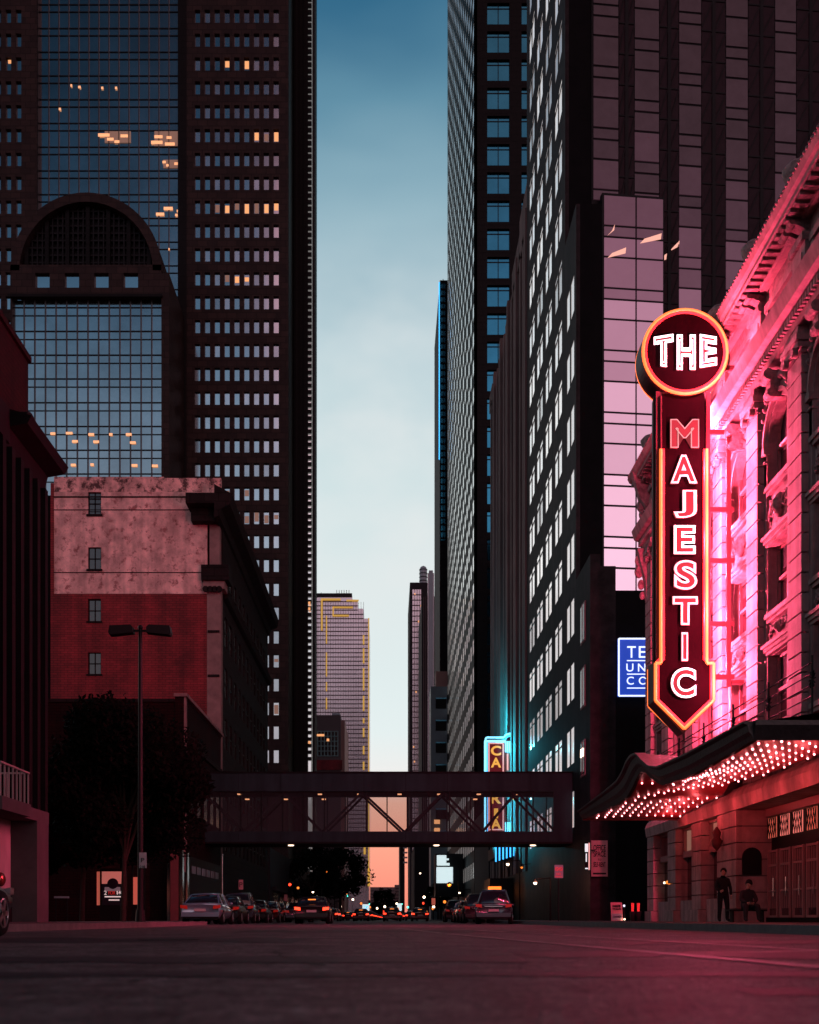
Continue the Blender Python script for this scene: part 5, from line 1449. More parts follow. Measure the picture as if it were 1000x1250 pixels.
# neon outlines, front and back
for side, y in (('front', D-0.06), ('back', D+TK+0.06)):
    m = MB(); m.path([(x, y-0.01, z) for x, z in [(SX(836)+math.cos(a)*51.2*D/F, SZ(430.5)+math.sin(a)*51.2*D/F) for a in [2*math.pi*i/56 for i in range(56)]]], 0.055, 8, 'neon_o', True); m.build('neon_tube', None, t)
    m = MB(); m.path([(x, y-0.01, z) for x, z in [(SX(836)+math.cos(a)*48.0*D/F, SZ(430.5)+math.sin(a)*48.0*D/F) for a in [2*math.pi*i/56 for i in range(56)]]], 0.042, 6, 'neon_r', True); m.build('neon_tube', None, t)
    bd = [(806.5, 549), (806.5, 810), (800, 810), (800, 855.5), (835, 890), (871, 855.5), (871, 810), (862.5, 810), (862.5, 549)]
    m = MB(); m.path([(SX(a), y, SZ(b)) for a, b in bd], 0.055, 8, 'neon_o'); m.build('neon_tube', None, t)
    bd = [(809.8, 549), (809.8, 806), (803, 806), (803, 854.3), (835, 885.8), (868, 854.3), (868, 806), (859.4, 806), (859.4, 549)]
    m = MB(); m.path([(SX(a), y+0.02*(1 if side == 'front' else -1), SZ(b)) for a, b in bd], 0.042, 6, 'neon_r'); m.build('neon_tube', None, t)
    bd = [(806.5, 484), (806.5, 549)]
    for xx in (806.5, 862.5):
        m = MB(); m.path([(SX(xx), y, SZ(484)), (SX(xx), y, SZ(549))], 0.035, 6, 'rust'); m.build('unlit_tube', None, t)
# letters
LET = [('M', 835.5, 530, 33, 33, 0), ('A', 834.5, 573.5, 31, 33, 1), ('J', 836, 616, 27, 32, 1), ('E', 835.5, 659.5, 25, 33, 2), ('S', 836.5, 702.5, 27, 34, 1), ('T', 836, 746, 29, 33, 1), ('I', 835.5, 790, 7.5, 33, 1), ('C', 834, 834, 29, 35, 2)]
for fc in ('y', 'yb'):
    for (ch, x, y, w_, h_, lit_) in LET:
        yy = D-0.02 if fc == 'y' else D+TK+0.02
        px = D/F*1.06
        o = put_text(ch, SX(x), yy, SZ(y), w_*px, h_*px, 'letter', t, 'letter', 0.03, face=fc, offset=0.045)
        o['label'] = 'neon letter %s' % ch
        ym = D-0.07 if fc == 'y' else D+TK+0.07
        if lit_: put_text(ch, SX(x), ym, SZ(y), w_*px*1.0, h_*px*1.0, 'neon_w' if lit_ == 2 else 'neon_p', o, 'neon_outline', outline=True, bevel=0.030, offset=0.045, face=fc)
        else: put_text(ch, SX(x), ym, SZ(y), w_*px, h_*px, 'sign_pk', o, 'neon_outline', outline=True, bevel=0.014, offset=0.045, face=fc)
    for (ch, x, y, w_, h_, sk) in (('T', 809.5, 430, 24, 38, 0.16), ('H', 837, 431.5, 23, 43, 0), ('E', 864, 430, 21, 38, -0.16)):
        px = D/F; hh = h_*px
        if fc == 'yb': x = 2*836-x
        bend = (lambda X, Z, sk=sk, s=px: Z+ (sk*X*(1 if Z > 0 else -1)))
        o = put_text(ch, SX(x), (D-0.04 if fc == 'y' else D+TK+0.04), SZ(y), w_*px, hh, 'letter', t, 'letter', 0.02, face=fc, offset=0.03, bend=bend)
        put_text(ch, SX(x), (D-0.10 if fc == 'y' else D+TK+0.10), SZ(y), w_*px, hh, 'neon_w', o, 'neon_outline', outline=True, bevel=0.03, offset=0.03, face=fc, bend=bend)
        m2 = put_text(ch, SX(x), (D-0.09 if fc == 'y' else D+TK+0.09), SZ(y), w_*px*0.72, hh*0.72, 'neon_w', o, 'inner_tube', outline=True, bevel=0.014, face=fc, bend=bend)
# brackets to the wall
for py in (442, 521, 616.5, 679.5, 757.5, 823):
    m = MB(); m.bar((SX(862), D+TK/2, SZ(py)), (W-0.3, D+TK/2, SZ(py)), 0.12, 0.15, 'rust'); m.build('bracket', None, t)
m = MB(); m.box(W-0.56, W-0.42, D+0.4, D+0.54, SZ(835), SZ(515), 'rust'); m.box(W-0.42, W, D+0.3, D+0.64, SZ(520), SZ(516), 'rust'); m.box(W-0.42, W, D+0.3, D+0.64, SZ(832), SZ(828), 'rust')
m.build('mast', None, t)
# light of the tubes (both faces)
for z_ in (475, 510, 560, 620, 680, 740, 800, 860):
    lamp_point('neon_glow', (SX(874)+0.05, D+TK+0.6, SZ(z_)), 1150, (1.0, 0.085, 0.20), 0.05, t)
for z_ in (455, 560, 650, 740, 830):
    lamp_point('neon_glow', (SX(866), D-1.3, SZ(z_)), 1150, (1.0, 0.085, 0.19), 0.05, t)
    lamp_point('neon_glow', (SX(864), D+TK+1.4, SZ(z_)), 600, (1.0, 0.085, 0.19), 0.05, t)

# ============================================================ BLUE SIGN AND OTHERS
D = 72.5
t = thing('blue_sign', 'blue lit square sign with white serif lettering, partly hidden behind the theatre corner', 'sign', (PX(775, D), D, PZ(814, D)))
m = MB(); m.box(PX(755, D), PX(803, D), D, D+0.35, PZ(849.5, D), PZ(779.5, D), 'blueface'); m.build('panel', None, t)
m = MB(); y_ = D-0.03
m.path([(PX(755.5, D), y_, PZ(779.8, D)), (PX(803, D), y_, PZ(779.8, D)), (PX(803, D), y_, PZ(849.5, D)), (PX(755.5, D), y_, PZ(849.5, D))], 0.05, 6, 'bluewhite', True); m.build('border', None, t)
for (ch, x, y, w_, h_) in (('T', 771, 796, 10.5, 14), ('E', 784, 796, 8, 14), ('U', 769, 815, 8.5, 9.5), ('N', 783.5, 815, 9, 9.5), ('C', 769.5, 831, 8.5, 9.5), ('O', 785, 831, 10, 9.5)):
    put_text(ch, PX(x, D), D-0.02, PZ(y, D), w_*D/F, h_*D/F, 'bluewhite', t, 'letter', 0.02)
m = MB()
for y in (806.5, 823, 840): m.box(PX(765.5, D), PX(798, D), D-0.02, D, PZ(y+0.6, D), PZ(y-0.6, D), 'bluewhite')
m.build('rule', None, t)
m = MB(); m.bar((PX(790, D), D+0.2, PZ(785, D)), (PX(790, D), D+0.5, PZ(785, D)), .1, .1, 'dark_metal'); m.build('mount', None, t)
D = 72.6
t = thing('office_banner', 'tall dusky banner lettered OFFICE SPACE on the dark wall, right of the small lit sign', 'banner', (PX(732, D), D, 3.7))
m = MB(); m.box(PX(722, D), PX(742, D), D, D+0.06, PZ(1070, D), PZ(1026, D), 'banner'); m.build('cloth', None, t)
for (tx, y, h_, w_) in (('OFFICE', 1035, 7, 15), ('SPACE', 1042.5, 7, 15), ('TO', 1049.5, 2.4, 4), ('SELF-RENT', 1055.5, 6, 15)):
    put_text(tx, PX(732, D), D-0.01, PZ(y, D), w_*D/F, h_*D/F, 'ink', t, 'lettering', 0.005, offset=0.02)
m = MB(); m.box(PX(724, D), PX(740, D), D-0.01, D, PZ(1067.5, D), PZ(1065.5, D), 'ink'); m.build('footer_line', None, t)
D = 71.5
t = thing('lit_box_sign', 'slim white-lit box sign sticking out beside the banner', 'sign', (PX(717, D), D, 3.5))
m = MB(); m.box(PX(714, D), PX(718.5, D), D, D+0.9, PZ(1062, D), PZ(1028, D), 'black'); m.build('case', None, t)
m = MB(); m.box(PX(714.2, D), PX(718, D), D-0.02, D, PZ(1040, D), PZ(1030, D), 'screen'); m.box(PX(715.2, D), PX(716.6, D), D-0.02, D, PZ(1052, D), PZ(1042, D), 'screen'); m.box(PX(714.5, D), PX(718, D), D-0.02, D, PZ(1061, D), PZ(1059.5, D), 'screen'); m.build('lit_face', None, t)
m = MB(); m.box(PX(718.7, D), PX(720.2, D), D-0.01, D+0.2, PZ(1062, D), PZ(1029, D), 'sign_pk'); m.build('edge_strip', None, t)
m = MB(); m.bar((PX(718, D), D+0.5, 4.3), (12.1, D+0.9, 4.3), .06, .06, 'dark_metal'); m.build('arm', None, t)
D = 57.0
t = thing('no_parking_sign', 'no parking sign with two struck circles on a thin pole at the right kerb', 'sign', (PX(682, D), D, 0.15))
m = MB(); m.tube((PX(682, D), D+0.03, 0.15), (PX(682, D), D+0.03, PZ(1056, D)), 0.03, n=8, mat='dark_metal'); m.build('pole', None, t)
m = MB(); m.box(PX(677, D), PX(687.5, D), D-0.03, D, PZ(1072, D), PZ(1056, D), 'white_sign'); m.build('panel', None, t)
for x in (679.7, 684.6):
    m = MB(); pts = [(PX(x, D)+0.075*math.cos(a), D-0.04, PZ(1061, D)+0.075*math.sin(a)) for a in [2*math.pi*i/16 for i in range(16)]]; m.path(pts, 0.012, 5, 'redink', True); m.bar((PX(x, D)-0.05, D-0.04, PZ(1061, D)+0.05), (PX(x, D)+0.05, D-0.04, PZ(1061, D)-0.05), .02, .02, 'redink'); m.build('struck_circle', None, t)
put_text('NO', PX(682, D), D-0.035, PZ(1067, D), 0.2, 0.1, 'redink', t, 'lettering', 0.004); put_text('PARKING', PX(682, D), D-0.035, PZ(1070.3, D), 0.32, 0.07, 'redink', t, 'lettering', 0.004)
D = 56.5
t = thing('sandwich_board', 'small A-frame sandwich board standing on the right pavement before the dark wall', 'A-frame sign', (PX(753, D), D, 0.15))
m = MB(); xa_, xb_ = PX(746.5, D), PX(760.5, D)
m.prism([(D, 0.17), (D+0.05, 0.17), (D+0.25, 1.02), (D+0.22, 1.02)], 'x', xa_, xb_, 'banner'); m.prism([(D+0.5, 0.17), (D+0.45, 0.17), (D+0.25, 1.0), (D+0.27, 1.0)], 'x', xa_, xb_, 'dark_metal'); m.build('board', None, t)
m = MB(); m.prism([(D-0.01, 0.2), (D+0.0, 0.2), (D+0.08, 0.5), (D+0.07, 0.5)], 'x', xa_+0.02, xb_-0.02, 'white_sign'); m.build('white_panel', None, t)
put_text('CHANGE', (xa_+xb_)/2, D+0.03, 0.36, 0.36, 0.1, 'ink', t, 'lettering', 0.03); put_text('THEATRE', (xa_+xb_)/2, D+0.13, 0.86, 0.38, 0.09, 'ink', t, 'lettering', 0.03); put_text('TICKETS', (xa_+xb_)/2, D+0.10, 0.72, 0.38, 0.07, 'ink', t, 'lettering', 0.03)
t = thing('path_light', 'tiny blue-white light on a short dark post beside the sandwich board', 'light', (PX(763, D), D, 0.15))
m = MB(); m.tube((PX(763, D), D+.1, 0.15), (PX(763, D), D+.1, 0.85), 0.025, n=6, mat='black'); m.build('post', None, t)
m = MB(); m.sphere((PX(762, D), D, 0.86), 0.055, 8, 5, 'bluewhite'); m.build('lens', None, t)
m = MB(); m.sphere((PX(762.5, D), D, 0.24), 0.04, 8, 5, 'headlight'); m.build('foot_lens', None, t)
lamp_point('foot_glow', (PX(762.5, D), D-0.1, 0.3), 3, (1, .4, .25), 0.02, t)
for px, lb in ((772.5, 'left one of two small dark planters with red stakes at the theatre corner'), (779.5, 'right one of two small dark planters with red stakes at the theatre corner')):
    D = 56.0
    t = thing('planter', lb, 'planter', (PX(px, D), D, 0.15), 0, 'planters at the theatre corner')
    m = MB(); m.lathe([(0.0, 0), (0.1, 0), (0.13, 0.4), (0.15, 0.45), (0.0, 0.43)], (PX(px, D), D, 0.15), 12, 'cloth2'); m.build('pot', None, t)
    m = MB()
    for q in range(3): m.tube((PX(px, D)+(q-1)*0.04, D+q*.02, 0.55), (PX(px, D)+(q-1)*0.05, D, 0.98), 0.009, n=5, mat='neon_r')
    m.build('stake', None, t)

# blue-edged vertical sign beyond the bridge
D = 122.0
t = thing('vertical_neon_sign', 'blue-edged vertical neon sign with yellow letters on maroon, seen partly through the skywalk', 'neon sign', (PX(605, D), D, 10))
s_ = D/F
m = MB(); m.box(PX(593.5, D), PX(616, D), D, D+0.8, PZ(1018, D), PZ(906, D), 'sign_m'); m.build('panel', None, t)
m = MB()
m.box(PX(596, D), PX(597.8, D), D-0.05, D, PZ(1014, D), PZ(907, D), 'sign_pk'); m.box(PX(613.6, D), PX(615.2, D), D-0.05, D, PZ(1014, D), PZ(907, D), 'sign_pk'); m.box(PX(596, D), PX(615.2, D), D-0.05, D, PZ(908.2, D), PZ(906.8, D), 'sign_pk'); m.box(PX(596, D), PX(615.2, D), D-0.05, D, PZ(1013.5, D), PZ(1012, D), 'sign_pk')
m.build('border', None, t)
m = MB(); m.path([(PX(592.5, D), D-.1, PZ(1016, D)), (PX(592.5, D), D-.1, PZ(905, D))], 0.12, 6, 'neon_c'); m.path([(PX(594.6, D), D-.1, PZ(1016, D)), (PX(594.6, D), D-.1, PZ(905, D))], 0.08, 6, 'neon_glint_b')
m.path([(PX(591.5, D), D-.1, PZ(905, D)), (PX(617, D), D-.1, PZ(905, D))], 0.13, 6, 'neon_c'); m.path([(PX(592.5, D), D-.1, PZ(903, D)), (PX(594, D), D-.1, PZ(900.5, D)), (PX(615, D), D-.1, PZ(900.5, D)), (PX(618, D), D-.1, PZ(897, D)), (PX(624, D), D-.1, PZ(895.5, D))], 0.10, 6, 'neon_c')
m.path([(PX(616, D), D-.1, PZ(904, D)), (PX(619, D), D-.1, PZ(899.5, D)), (PX(624, D), D-.1, PZ(898, D))], 0.09, 6, 'neon_glint_b'); m.build('neon_tube', None, t)
for (ch, y) in (('C', 916.5), ('A', 931), ('R', 975), ('I', 993), ('A', 1006)):
    put_text(ch, PX(605.6, D), D-0.05, PZ(y, D), (12.5 if ch != 'I' else 5)*s_, 12*s_, 'sign_y', t, 'letter', 0.03, offset=0.03)
m = MB(); m.box(PX(616, D), PX(624, D), D+0.2, D+0.8, PZ(1018, D), PZ(903, D), 'farpink'); m.build('side_wing', None, t)
m = MB()
for x in (617.5, 620, 622.5): m.path([(PX(x, D), D+.12, PZ(1015, D)), (PX(x, D), D+.12, PZ(1004, D))], 0.07, 6, 'neon_c'); m.path([(PX(x, D), D+.12, PZ(918, D)), (PX(x, D), D+.12, PZ(905, D))], 0.07, 6, 'neon_c')
m.box(PX(619, D), PX(621, D), D+.1, D+.2, PZ(940, D), PZ(920, D), 'sign_pk')
m.build('wing_tube', None, t)
for q in range(3):
    m = MB(); z = 10+q*3.2; m.bar((PX(624, D), D+.4, z), (12.1, D+.4, z), .15, .15, 'dark_metal'); m.build('bracket', None, t)
for z_ in (17, 12, 8): 
    lamp_spot('neon_glow', (9.6, D-1.4, z_), (1, -0.35, 0.1), 3600, (0.02, 0.62, 0.80), t)
    lamp_spot('neon_glow', (9.6, D+3, z_+3), (1, 0.3, 0.3), 3200, (0.02, 0.62, 0.80), t)
t = thing('theatre_marquee', 'small marquee under the yellow-lettered sign with a row of blue neon bars', 'marquee', (10.5, 121, 5.5))
m = MB(); m.box(PX(603, 120), 12.0, 118.0, 127, PZ(1040, 120)-0.6, PZ(1034, 120), 'dark_metal'); m.build('box', None, t)
for k in range(6):
    x = PX(605.5+k*4.4, 117.8)
    m = MB(); m.path([(x, 117.8, PZ(1052-k*1.4, 117.8)), (x, 117.8, PZ(1033, 117.8))], 0.07, 6, 'neon_glint_b'); m.build('neon_tube', None, t)
m = MB(); m.box(PX(596, 121), 12.0, 119, 126, 0.15, 4.2, 'dark_metal'); m.box(PX(596, 118.9), PX(612, 118.9), 118.85, 119, 2.6, 3.4, 'amber'); m.build('ticket_hall', None, t)
m = MB(); m.box(PX(602, 118.8), PX(606.5, 118.8), 118.7, 118.84, 1.9, 2.5, 'orangepanel'); m.build('lit_notice', None, t)
for px, py, mt in ((620, 1056, 'headlight'), (637, 1059, 'amber')):
    pass

# lit white panels on the right, far down the street
D = 195.0
t = thing('lit_billboard', 'two stacked glowing white panels low on the right, far down the street', 'billboard', (PX(543, D), D, 6))
m = MB(); m.box(PX(533, D), PX(553, D), D, D+.5, PZ(1078, D), PZ(1058.5, D), 'screen'); m.build('lower_panel', None, t)
m = MB(); m.box(PX(533.5, D), PX(545, D), D, D+.5, PZ(1056.5, D), PZ(1044, D), 'screen'); m.box(PX(545, D), PX(549, D), D, D+.5, PZ(1056.5, D), PZ(1053.5, D), 'screen'); m.box(PX(545, D), PX(548, D), D, D+.5, PZ(1050, D), PZ(1048, D), 'screen'); m.build('upper_panel', None, t)
m = MB(); m.box(PX(557.5, D), PX(566, D), D+4, D+4.5, PZ(1078, D), PZ(1059, D), 'screen'); m.build('side_panel', None, t)
m = MB()
for x in (535, 551, 560): m.tube((PX(x, D), D+.7, 0.1), (PX(x, D), D+.7, PZ(1059, D)), .15, n=6, mat='dark_metal')
m.box(PX(532, D), PX(566, D), D+.6, D+8, PZ(1094, D), PZ(1042, D), 'black')
m.build('frame', None, t)

# ============================================================ TREES
def leaf_tree(name, label, X, Y, z0, z1, rx, ry, nleaf, ls, seed, cat='tree', grp=None, ntr=9):
    rr = random.Random(seed)
    t = thing(name, label, cat, (X, Y, 0.1), 0, grp)
    m = MB(); h = z0+0.3*(z1-z0)
    m.tube((X, Y, 0.1), (X+0.1, Y, h), 0.18*ls/0.2, 0.11*ls/0.2, 9, 'bark')
    for k in range(ntr):
        a = rr.uniform(0, 6.28); rad = rr.uniform(.35, .8)
        e = (X+math.cos(a)*rx*rad, Y+math.sin(a)*ry*rad, rr.uniform(z0+0.35*(z1-z0), z0+0.92*(z1-z0)))
        s = (X+0.1, Y, rr.uniform(h*0.6, h)); mid = ((s[0]+e[0])/2+rr.uniform(-.2, .2), (s[1]+e[1])/2, (s[2]+e[2])/2+0.3)
        m.tube(s, mid, 0.08, 0.05, 6, 'bark'); m.tube(mid, e, 0.05, 0.015, 6, 'bark')
    m.build('trunk', None, t)
    m = MB(); clumps = []
    for k in range(46):
        a = rr.uniform(0, 6.28); ph = rr.uniform(-0.85, 1); rad = math.sqrt(max(0, 1-ph*ph*0.9))*rr.uniform(0.45, 1.0)
        clumps.append((X+math.cos(a)*rx*rad, Y+math.sin(a)*ry*rad, (z0+z1)/2+ph*(z1-z0)/2*0.88, rr.uniform(.16, .36)*min(rx, (z1-z0)/2)))
    vs = []; fs = []
    for k in range(nleaf):
        c = rr.choice(clumps); d = Vector((rr.gauss(0, 1), rr.gauss(0, 1), rr.gauss(0, .8))); d = d.normalized()*c[3]*rr.random()**0.4*1.25
        p = Vector(c[:3])+d
        u = Vector((rr.uniform(-1, 1), rr.uniform(-1, 1), rr.uniform(-1, 1))).normalized(); v = u.orthogonal().normalized()
        s = ls*rr.uniform(.6, 1.3); b = len(vs)
        vs += [p-u*s, p+v*s*.45, p+u*s, p-v*s*.45]; fs.append((b, b+1, b+2, b+3))
    m.add(vs, fs, 'leaf'); m.build('crown', None, t)
    return t
leaf_tree('street_tree', 'large dark leafy street tree around the lamp post, before the low brick building', PX(150, 52), 52, 2.6, 9.1, 3.4, 2.6, 30000, 0.14, 5, ntr=14)
leaf_tree('street_tree', 'dark tree behind the lamp post tree, close to the low brick building', PX(100, 60), 60, 2.2, 7.6, 3.4, 2.0, 15000, 0.16, 6)
leaf_tree('street_tree', 'black rounded tree down the street below the gold-edged tower', PX(415, 175), 175, 2.5, 10.2, 4.3, 5, 6000, 0.28, 8)
leaf_tree('street_tree', 'low black tree further left down the street beside the black rounded one', PX(378, 150), 150, 2.5, 9.0, 3.4, 4, 4500, 0.26, 9)
leaf_tree('street_tree', 'small distant tree on the right below the white panels', PX(538, 240), 240, 2, 7.0, 3.0, 3, 3000, 0.3, 12)
leaf_tree('street_tree', 'faint distant tree at the far end of the street', PX(470, 620), 620, 2, 15.0, 7.0, 4, 2500, 0.8, 13)

# far end of the street: low blocks
D = 900
for (a, b, yt, lb, mt) in ((452, 482, 1083, 'far low brownish block closing the street end', 'farbrown'), (482, 491, 1080, 'narrow darker block right of the low one closing the street end', 'farbrown')):
    t = thing('far_block', lb, 'building', (PX((a+b)/2, D), D, 0)); m = MB(); m.box(PX(a, D), PX(b, D), D+(0 if a < 480 else 4), D+60, 0.1, PZ(yt, D), mt); m.build('wall', None, t)
    m = MB(); y = yt+4
    while y < 1110: m.box(PX(a+1, D), PX(b-1, D), D-.6+(0 if a < 480 else 4), D+(0 if a < 480 else 4), PZ(y+1, D), PZ(y, D), 'fardark'); y += 4
    m.build('window_band', None, t)
D = 300
t = thing('mid_block', 'plain dark office block behind the teal building, seen under the skywalk', 'building', (PX(520, D), D, 0))
m = MB(); m.box(PX(506, D), PX(524, D), D, D+40, .1, PZ(1032, D), 'fardark'); m.build('wall', None, t)
t = thing('far_office_block', 'slim banded block hugging the right edge of the peach sky under the skywalk', 'building', (PX(494, 360), 360, 0))
m = MB(); m.box(PX(491, D), PX(498, D), D+60, D+100, .1, PZ(1020, D+60), 'fardark'); m.build('wall', None, t)
m = MB(); y = 1034
while y < 1058: m.box(PX(492, D+60), PX(497.5, D+60), D+59.6, D+60, PZ(y+2, D+60), PZ(y, D+60), 'fargreyst'); y += 6
m.build('window_band', None, t)
D = 170
t = thing('left_shop_row', 'row of dark low shops on the left beyond the brick building, under the skywalk', 'building', (-16, 140, 0))
m = MB(); m.box(-30, -12.0, 124, 198, .1, 7.5, 'fardark'); m.box(-12.0, -11.6, 126, 196, 3.2, 3.6, 'fardark'); m.build('wall', None, t)
for k in range(9):
    m = MB(); m.box(-12.0, -11.95, 127+k*7.5, 132+k*7.5, 0.8, 3.0, 'wglass'); m.build('shop_window', None, t)
t = thing('right_shop_row', 'dark shop row on the right between the fluted tower and the skyscraper', 'building', (16, 150, 0))
m = MB(); m.box(12.0, 30, 148, 172.5, .1, 14, 'fardark'); m.build('wall', None, t)
for k in range(3):
    m = MB(); m.box(11.95, 12.0, 150+k*7.5, 155+k*7.5, 0.8, 3.0, 'litdim'); m.build('shop_window', None, t)
# ============================================================ CARS
def loft(m, st, mat, closed=True):
    """st: list of rings (lists of points, same count)"""
    n = len(st[0]); vs = [p for r in st for p in r]; fs = []
    for i in range(len(st)-1):
        for j in range(n):
            a, b = i*n+j, i*n+(j+1) % n; fs.append((a, b, b+n, a+n))
    fs.append(tuple(range(n-1, -1, -1))); fs.append(tuple(range((len(st)-1)*n, len(st)*n)))
    m.add(vs, fs, mat, True)
def ring(y, zb, zm, zt, wb, wm, wt):
    return [(-wb, y, zb), (-wm, y, zm*0.6+zb*0.4), (-wm, y, zm), (-wt, y, zt), (0, y, zt+0.02), (wt, y, zt), (wm, y, zm), (wm, y, zm*0.6+zb*0.4), (wb, y, zb), (0, y, zb)]
def make_car(kind, paint, label, loc, rz, lit=False, grp=None, heads=False, mir=True):
    t = thing('parked_car' if not lit else 'car', label, 'car', loc, rz, grp)
    suv = kind == 'suv'
    H = 1.72 if suv else 1.44
    if suv:
        st = [(-2.3, .45, .7, .9, .72, .84, .74), (-2.34, .40, .75, 1.0, .76, .90, .80), (-2.2, .30, .75, 1.06, .78, .94, .84), (-1.0, .24, .75, 1.05, .8, .95, .86), (0.6, .24, .75, 1.03, .8, .95, .86), (1.3, .26, .74, .99, .8, .94, .84), (2.0, .30, .66, .88, .78, .91, .78), (2.3, .38, .6, .72, .7, .84, .66)]
        cb = [(-2.28, 1.0, 1.04), (-2.12, 1.0, 1.60), (-1.9, 1.0, 1.70), (-0.5, 1.0, 1.74), (0.35, 1.0, 1.68), (1.25, .98, 1.02)]
    else:
        st = [(-2.30, .42, .66, .86, .70, .80, .68), (-2.36, .38, .70, .93, .74, .87, .76), (-2.2, .30, .70, .97, .76, .90, .80), (-1.2, .22, .68, .95, .78, .91, .82), (0.6, .22, .66, .92, .78, .91, .82), (1.3, .24, .64, .86, .78, .90, .78), (2.1, .28, .56, .72, .74, .86, .68), (2.36, .36, .5, .6, .66, .78, .58)]
        cb = [(-1.95, .90, .95), (-1.15, .90, 1.36), (-0.6, .90, 1.43), (0.2, .90, 1.42), (0.5, .90, 1.36), (1.35, .86, .88)]
    m = MB(); loft(m, [ring(*s) for s in st], paint)
    o = m.build('body', None, t, world=False)
    m = MB(); r_ = []
    for (y, z0, z1) in cb:
        f = (z1-z0)/(H-z0+0.03); w0 = 0.80; w1 = 0.80-0.20*f
        r_.append([(-w0, y, z0), (-(w0*0.3+w1*0.7), y, z0+(z1-z0)*0.72), (-w1*0.92, y, z1), (0, y, z1+0.02), (w1*0.92, y, z1), ((w0*0.3+w1*0.7), y, z0+(z1-z0)*0.72), (w0, y, z0)])
    loft(m, r_, 'car_glass'); m.build('window_glass', None, t, world=False)
    m = MB(); r2 = []
    for q in r_[1:-1]:
        r2.append([(p[0]*1.02, p[1], p[2]+0.012) for p in q[2:5]]+[(q[4][0]*1.06, q[4][1], q[4][2]-0.06), (0, q[3][1], q[3][2]-0.03), (q[2][0]*1.06, q[2][1], q[2][2]-0.06)])
    loft(m, r2, paint)
    # pillars
    for s in (-1, 1):
        for i in (1, 3):
            q = r_[i]; pt = q[2] if s < 0 else q[4]; pb = q[0] if s < 0 else q[6]
            m.bar((pb[0]*1.01, pb[1]+0.05, pb[2]), (pt[0]*1.03, pt[1]+0.05, pt[2]), .06, .08, paint)
        a, b = r_[0], r_[1]
        m.bar((s*.78, a[0][1], a[0][2]+0.02), (s*abs(b[2][0])*1.02, b[2][1], b[2][2]), .05, .06, paint)
        a, b = r_[-1], r_[-2]
        m.bar((s*.78, a[0][1], a[0][2]+0.02), (s*abs(b[2][0])*1.02, b[2][1], b[2][2]), .05, .06, paint)
    m.build('roof', None, t, world=False)
    for (x, y) in ((-.80, -1.42), (.80, -1.42), (-.80, 1.45), (.80, 1.45)):
        s = 1 if x > 0 else -1
        m = MB(); m.lathe([(0.20, -0.11), (0.31, -0.11), (0.335, -0.07), (0.335, 0.07), (0.31, 0.11), (0.20, 0.11)], (0, 0, 0), 20, 'tyre')
        m.v = [(v[2]*s+x+0.02*s, y+v[0], 0.335+v[1]) for v in m.v]; wo = m.build('wheel', None, t, world=False)
        m = MB()
        for k in range(5):
            a = 2*math.pi*k/5; m.bar((x+0.125*s, y, 0.335), (x+0.125*s, y+.2*math.cos(a), .335+.2*math.sin(a)), .03, .07, 'rim')
        m.tube((x+0.10*s, y, .335), (x+0.13*s, y, .335), .205, n=20, mat='tyre'); 
        pts = [(x+0.13*s, y+.205*math.cos(a), .335+.205*math.sin(a)) for a in [2*math.pi*i/18 for i in range(18)]]; m.path(pts, .014, 5, 'rim', True)
        m.build('rim', None, wo, world=False)
    zt = 0.92 if suv else 0.80
    for s in (-1, 1):
        m = MB(); m.prism([(s*.58, zt-.10), (s*.88, zt-.06), (s*.90, zt+.08), (s*.60, zt+.06)], 'y', -2.41, -2.15, 'redlight' if lit else 'taillow'); m.build('tail_light', None, t, world=False)
        m = MB(); m.prism([(s*.5, .58), (s*.8, .62), (s*.8, .72), (s*.52, .68)], 'y', 2.2, 2.37, 'headlight' if heads else 'rim'); m.build('headlight', None, t, world=False)
        if mir: m = MB(); m.sphere((s*0.93, 0.72, 0.98), .1, 8, 5, paint, (1, .5, .7)); m.build('mirror', None, t, world=False)
    m = MB(); m.box(-.85, .85, -2.42, -2.2, .36, .56, paint); m.box(-.8, .8, -2.40, -2.2, .28, .36, 'black'); m.build('bumper', None, t, world=False)
    m = MB(); m.box(-.26, .26, -2.44, -2.41, .62 if suv else .60, .74 if suv else .72, 'plate'); m.build('number_plate', None, t, world=False)
    if suv:
        m = MB(); m.box(-.45, .45, -2.40, -2.34, .86, .90, 'chrome'); m.build('tailgate_trim', None, t, world=False)
    if lit:
        m = MB(); m.box(-.2, .2, -2.0 if not suv else -2.2, -1.95 if not suv else -2.12, 1.25 if not suv else 1.6, 1.30 if not suv else 1.64, 'amber'); m.build('brake_light', None, t, world=False)
    return t
make_car('sedan', 'car_black', 'black car parked at the left kerb, cut by the left edge of the picture', (-6.47, 16.2, 0), 0, mir=False)
make_car('sedan', 'car_silver', 'silver sedan parked on the left below the skywalk, rear towards the viewer', (-8.45, 57.6, 0), R(-1))
sb = None
gl = 'cars parked in a row beyond the silver sedan'
lbls = ['dark car parked right beyond the silver sedan', 'second dark car beyond the silver sedan', 'third dark car beyond the silver sedan', 'fourth dark car beyond the silver sedan', 'fifth and last dark car of the left parked row']
for i, lb in enumerate(lbls):
    D = 64.6+i*6.9
    if i == 0: c0 = make_car('sedan', 'car_black', lb, (-8.5, D, 0), 0, grp=gl); o = c0
    elif i == 1: make_car('suv', 'car_grey', lb, (-8.6, D, 0), R(1.5), grp=gl)
    elif i == 3: make_car('sedan', 'car_red', lb, (-8.35, D, 0), R(-1), grp=gl)
    else:
        o = copy_tree(c0); o.location = (-8.5, D, 0); o['label'] = lb
make_car('sedan', 'car_black', 'dark car with glowing red brake lights waiting left of the street middle', (PX(383, 66), 66.5, 0), 0, lit=True)
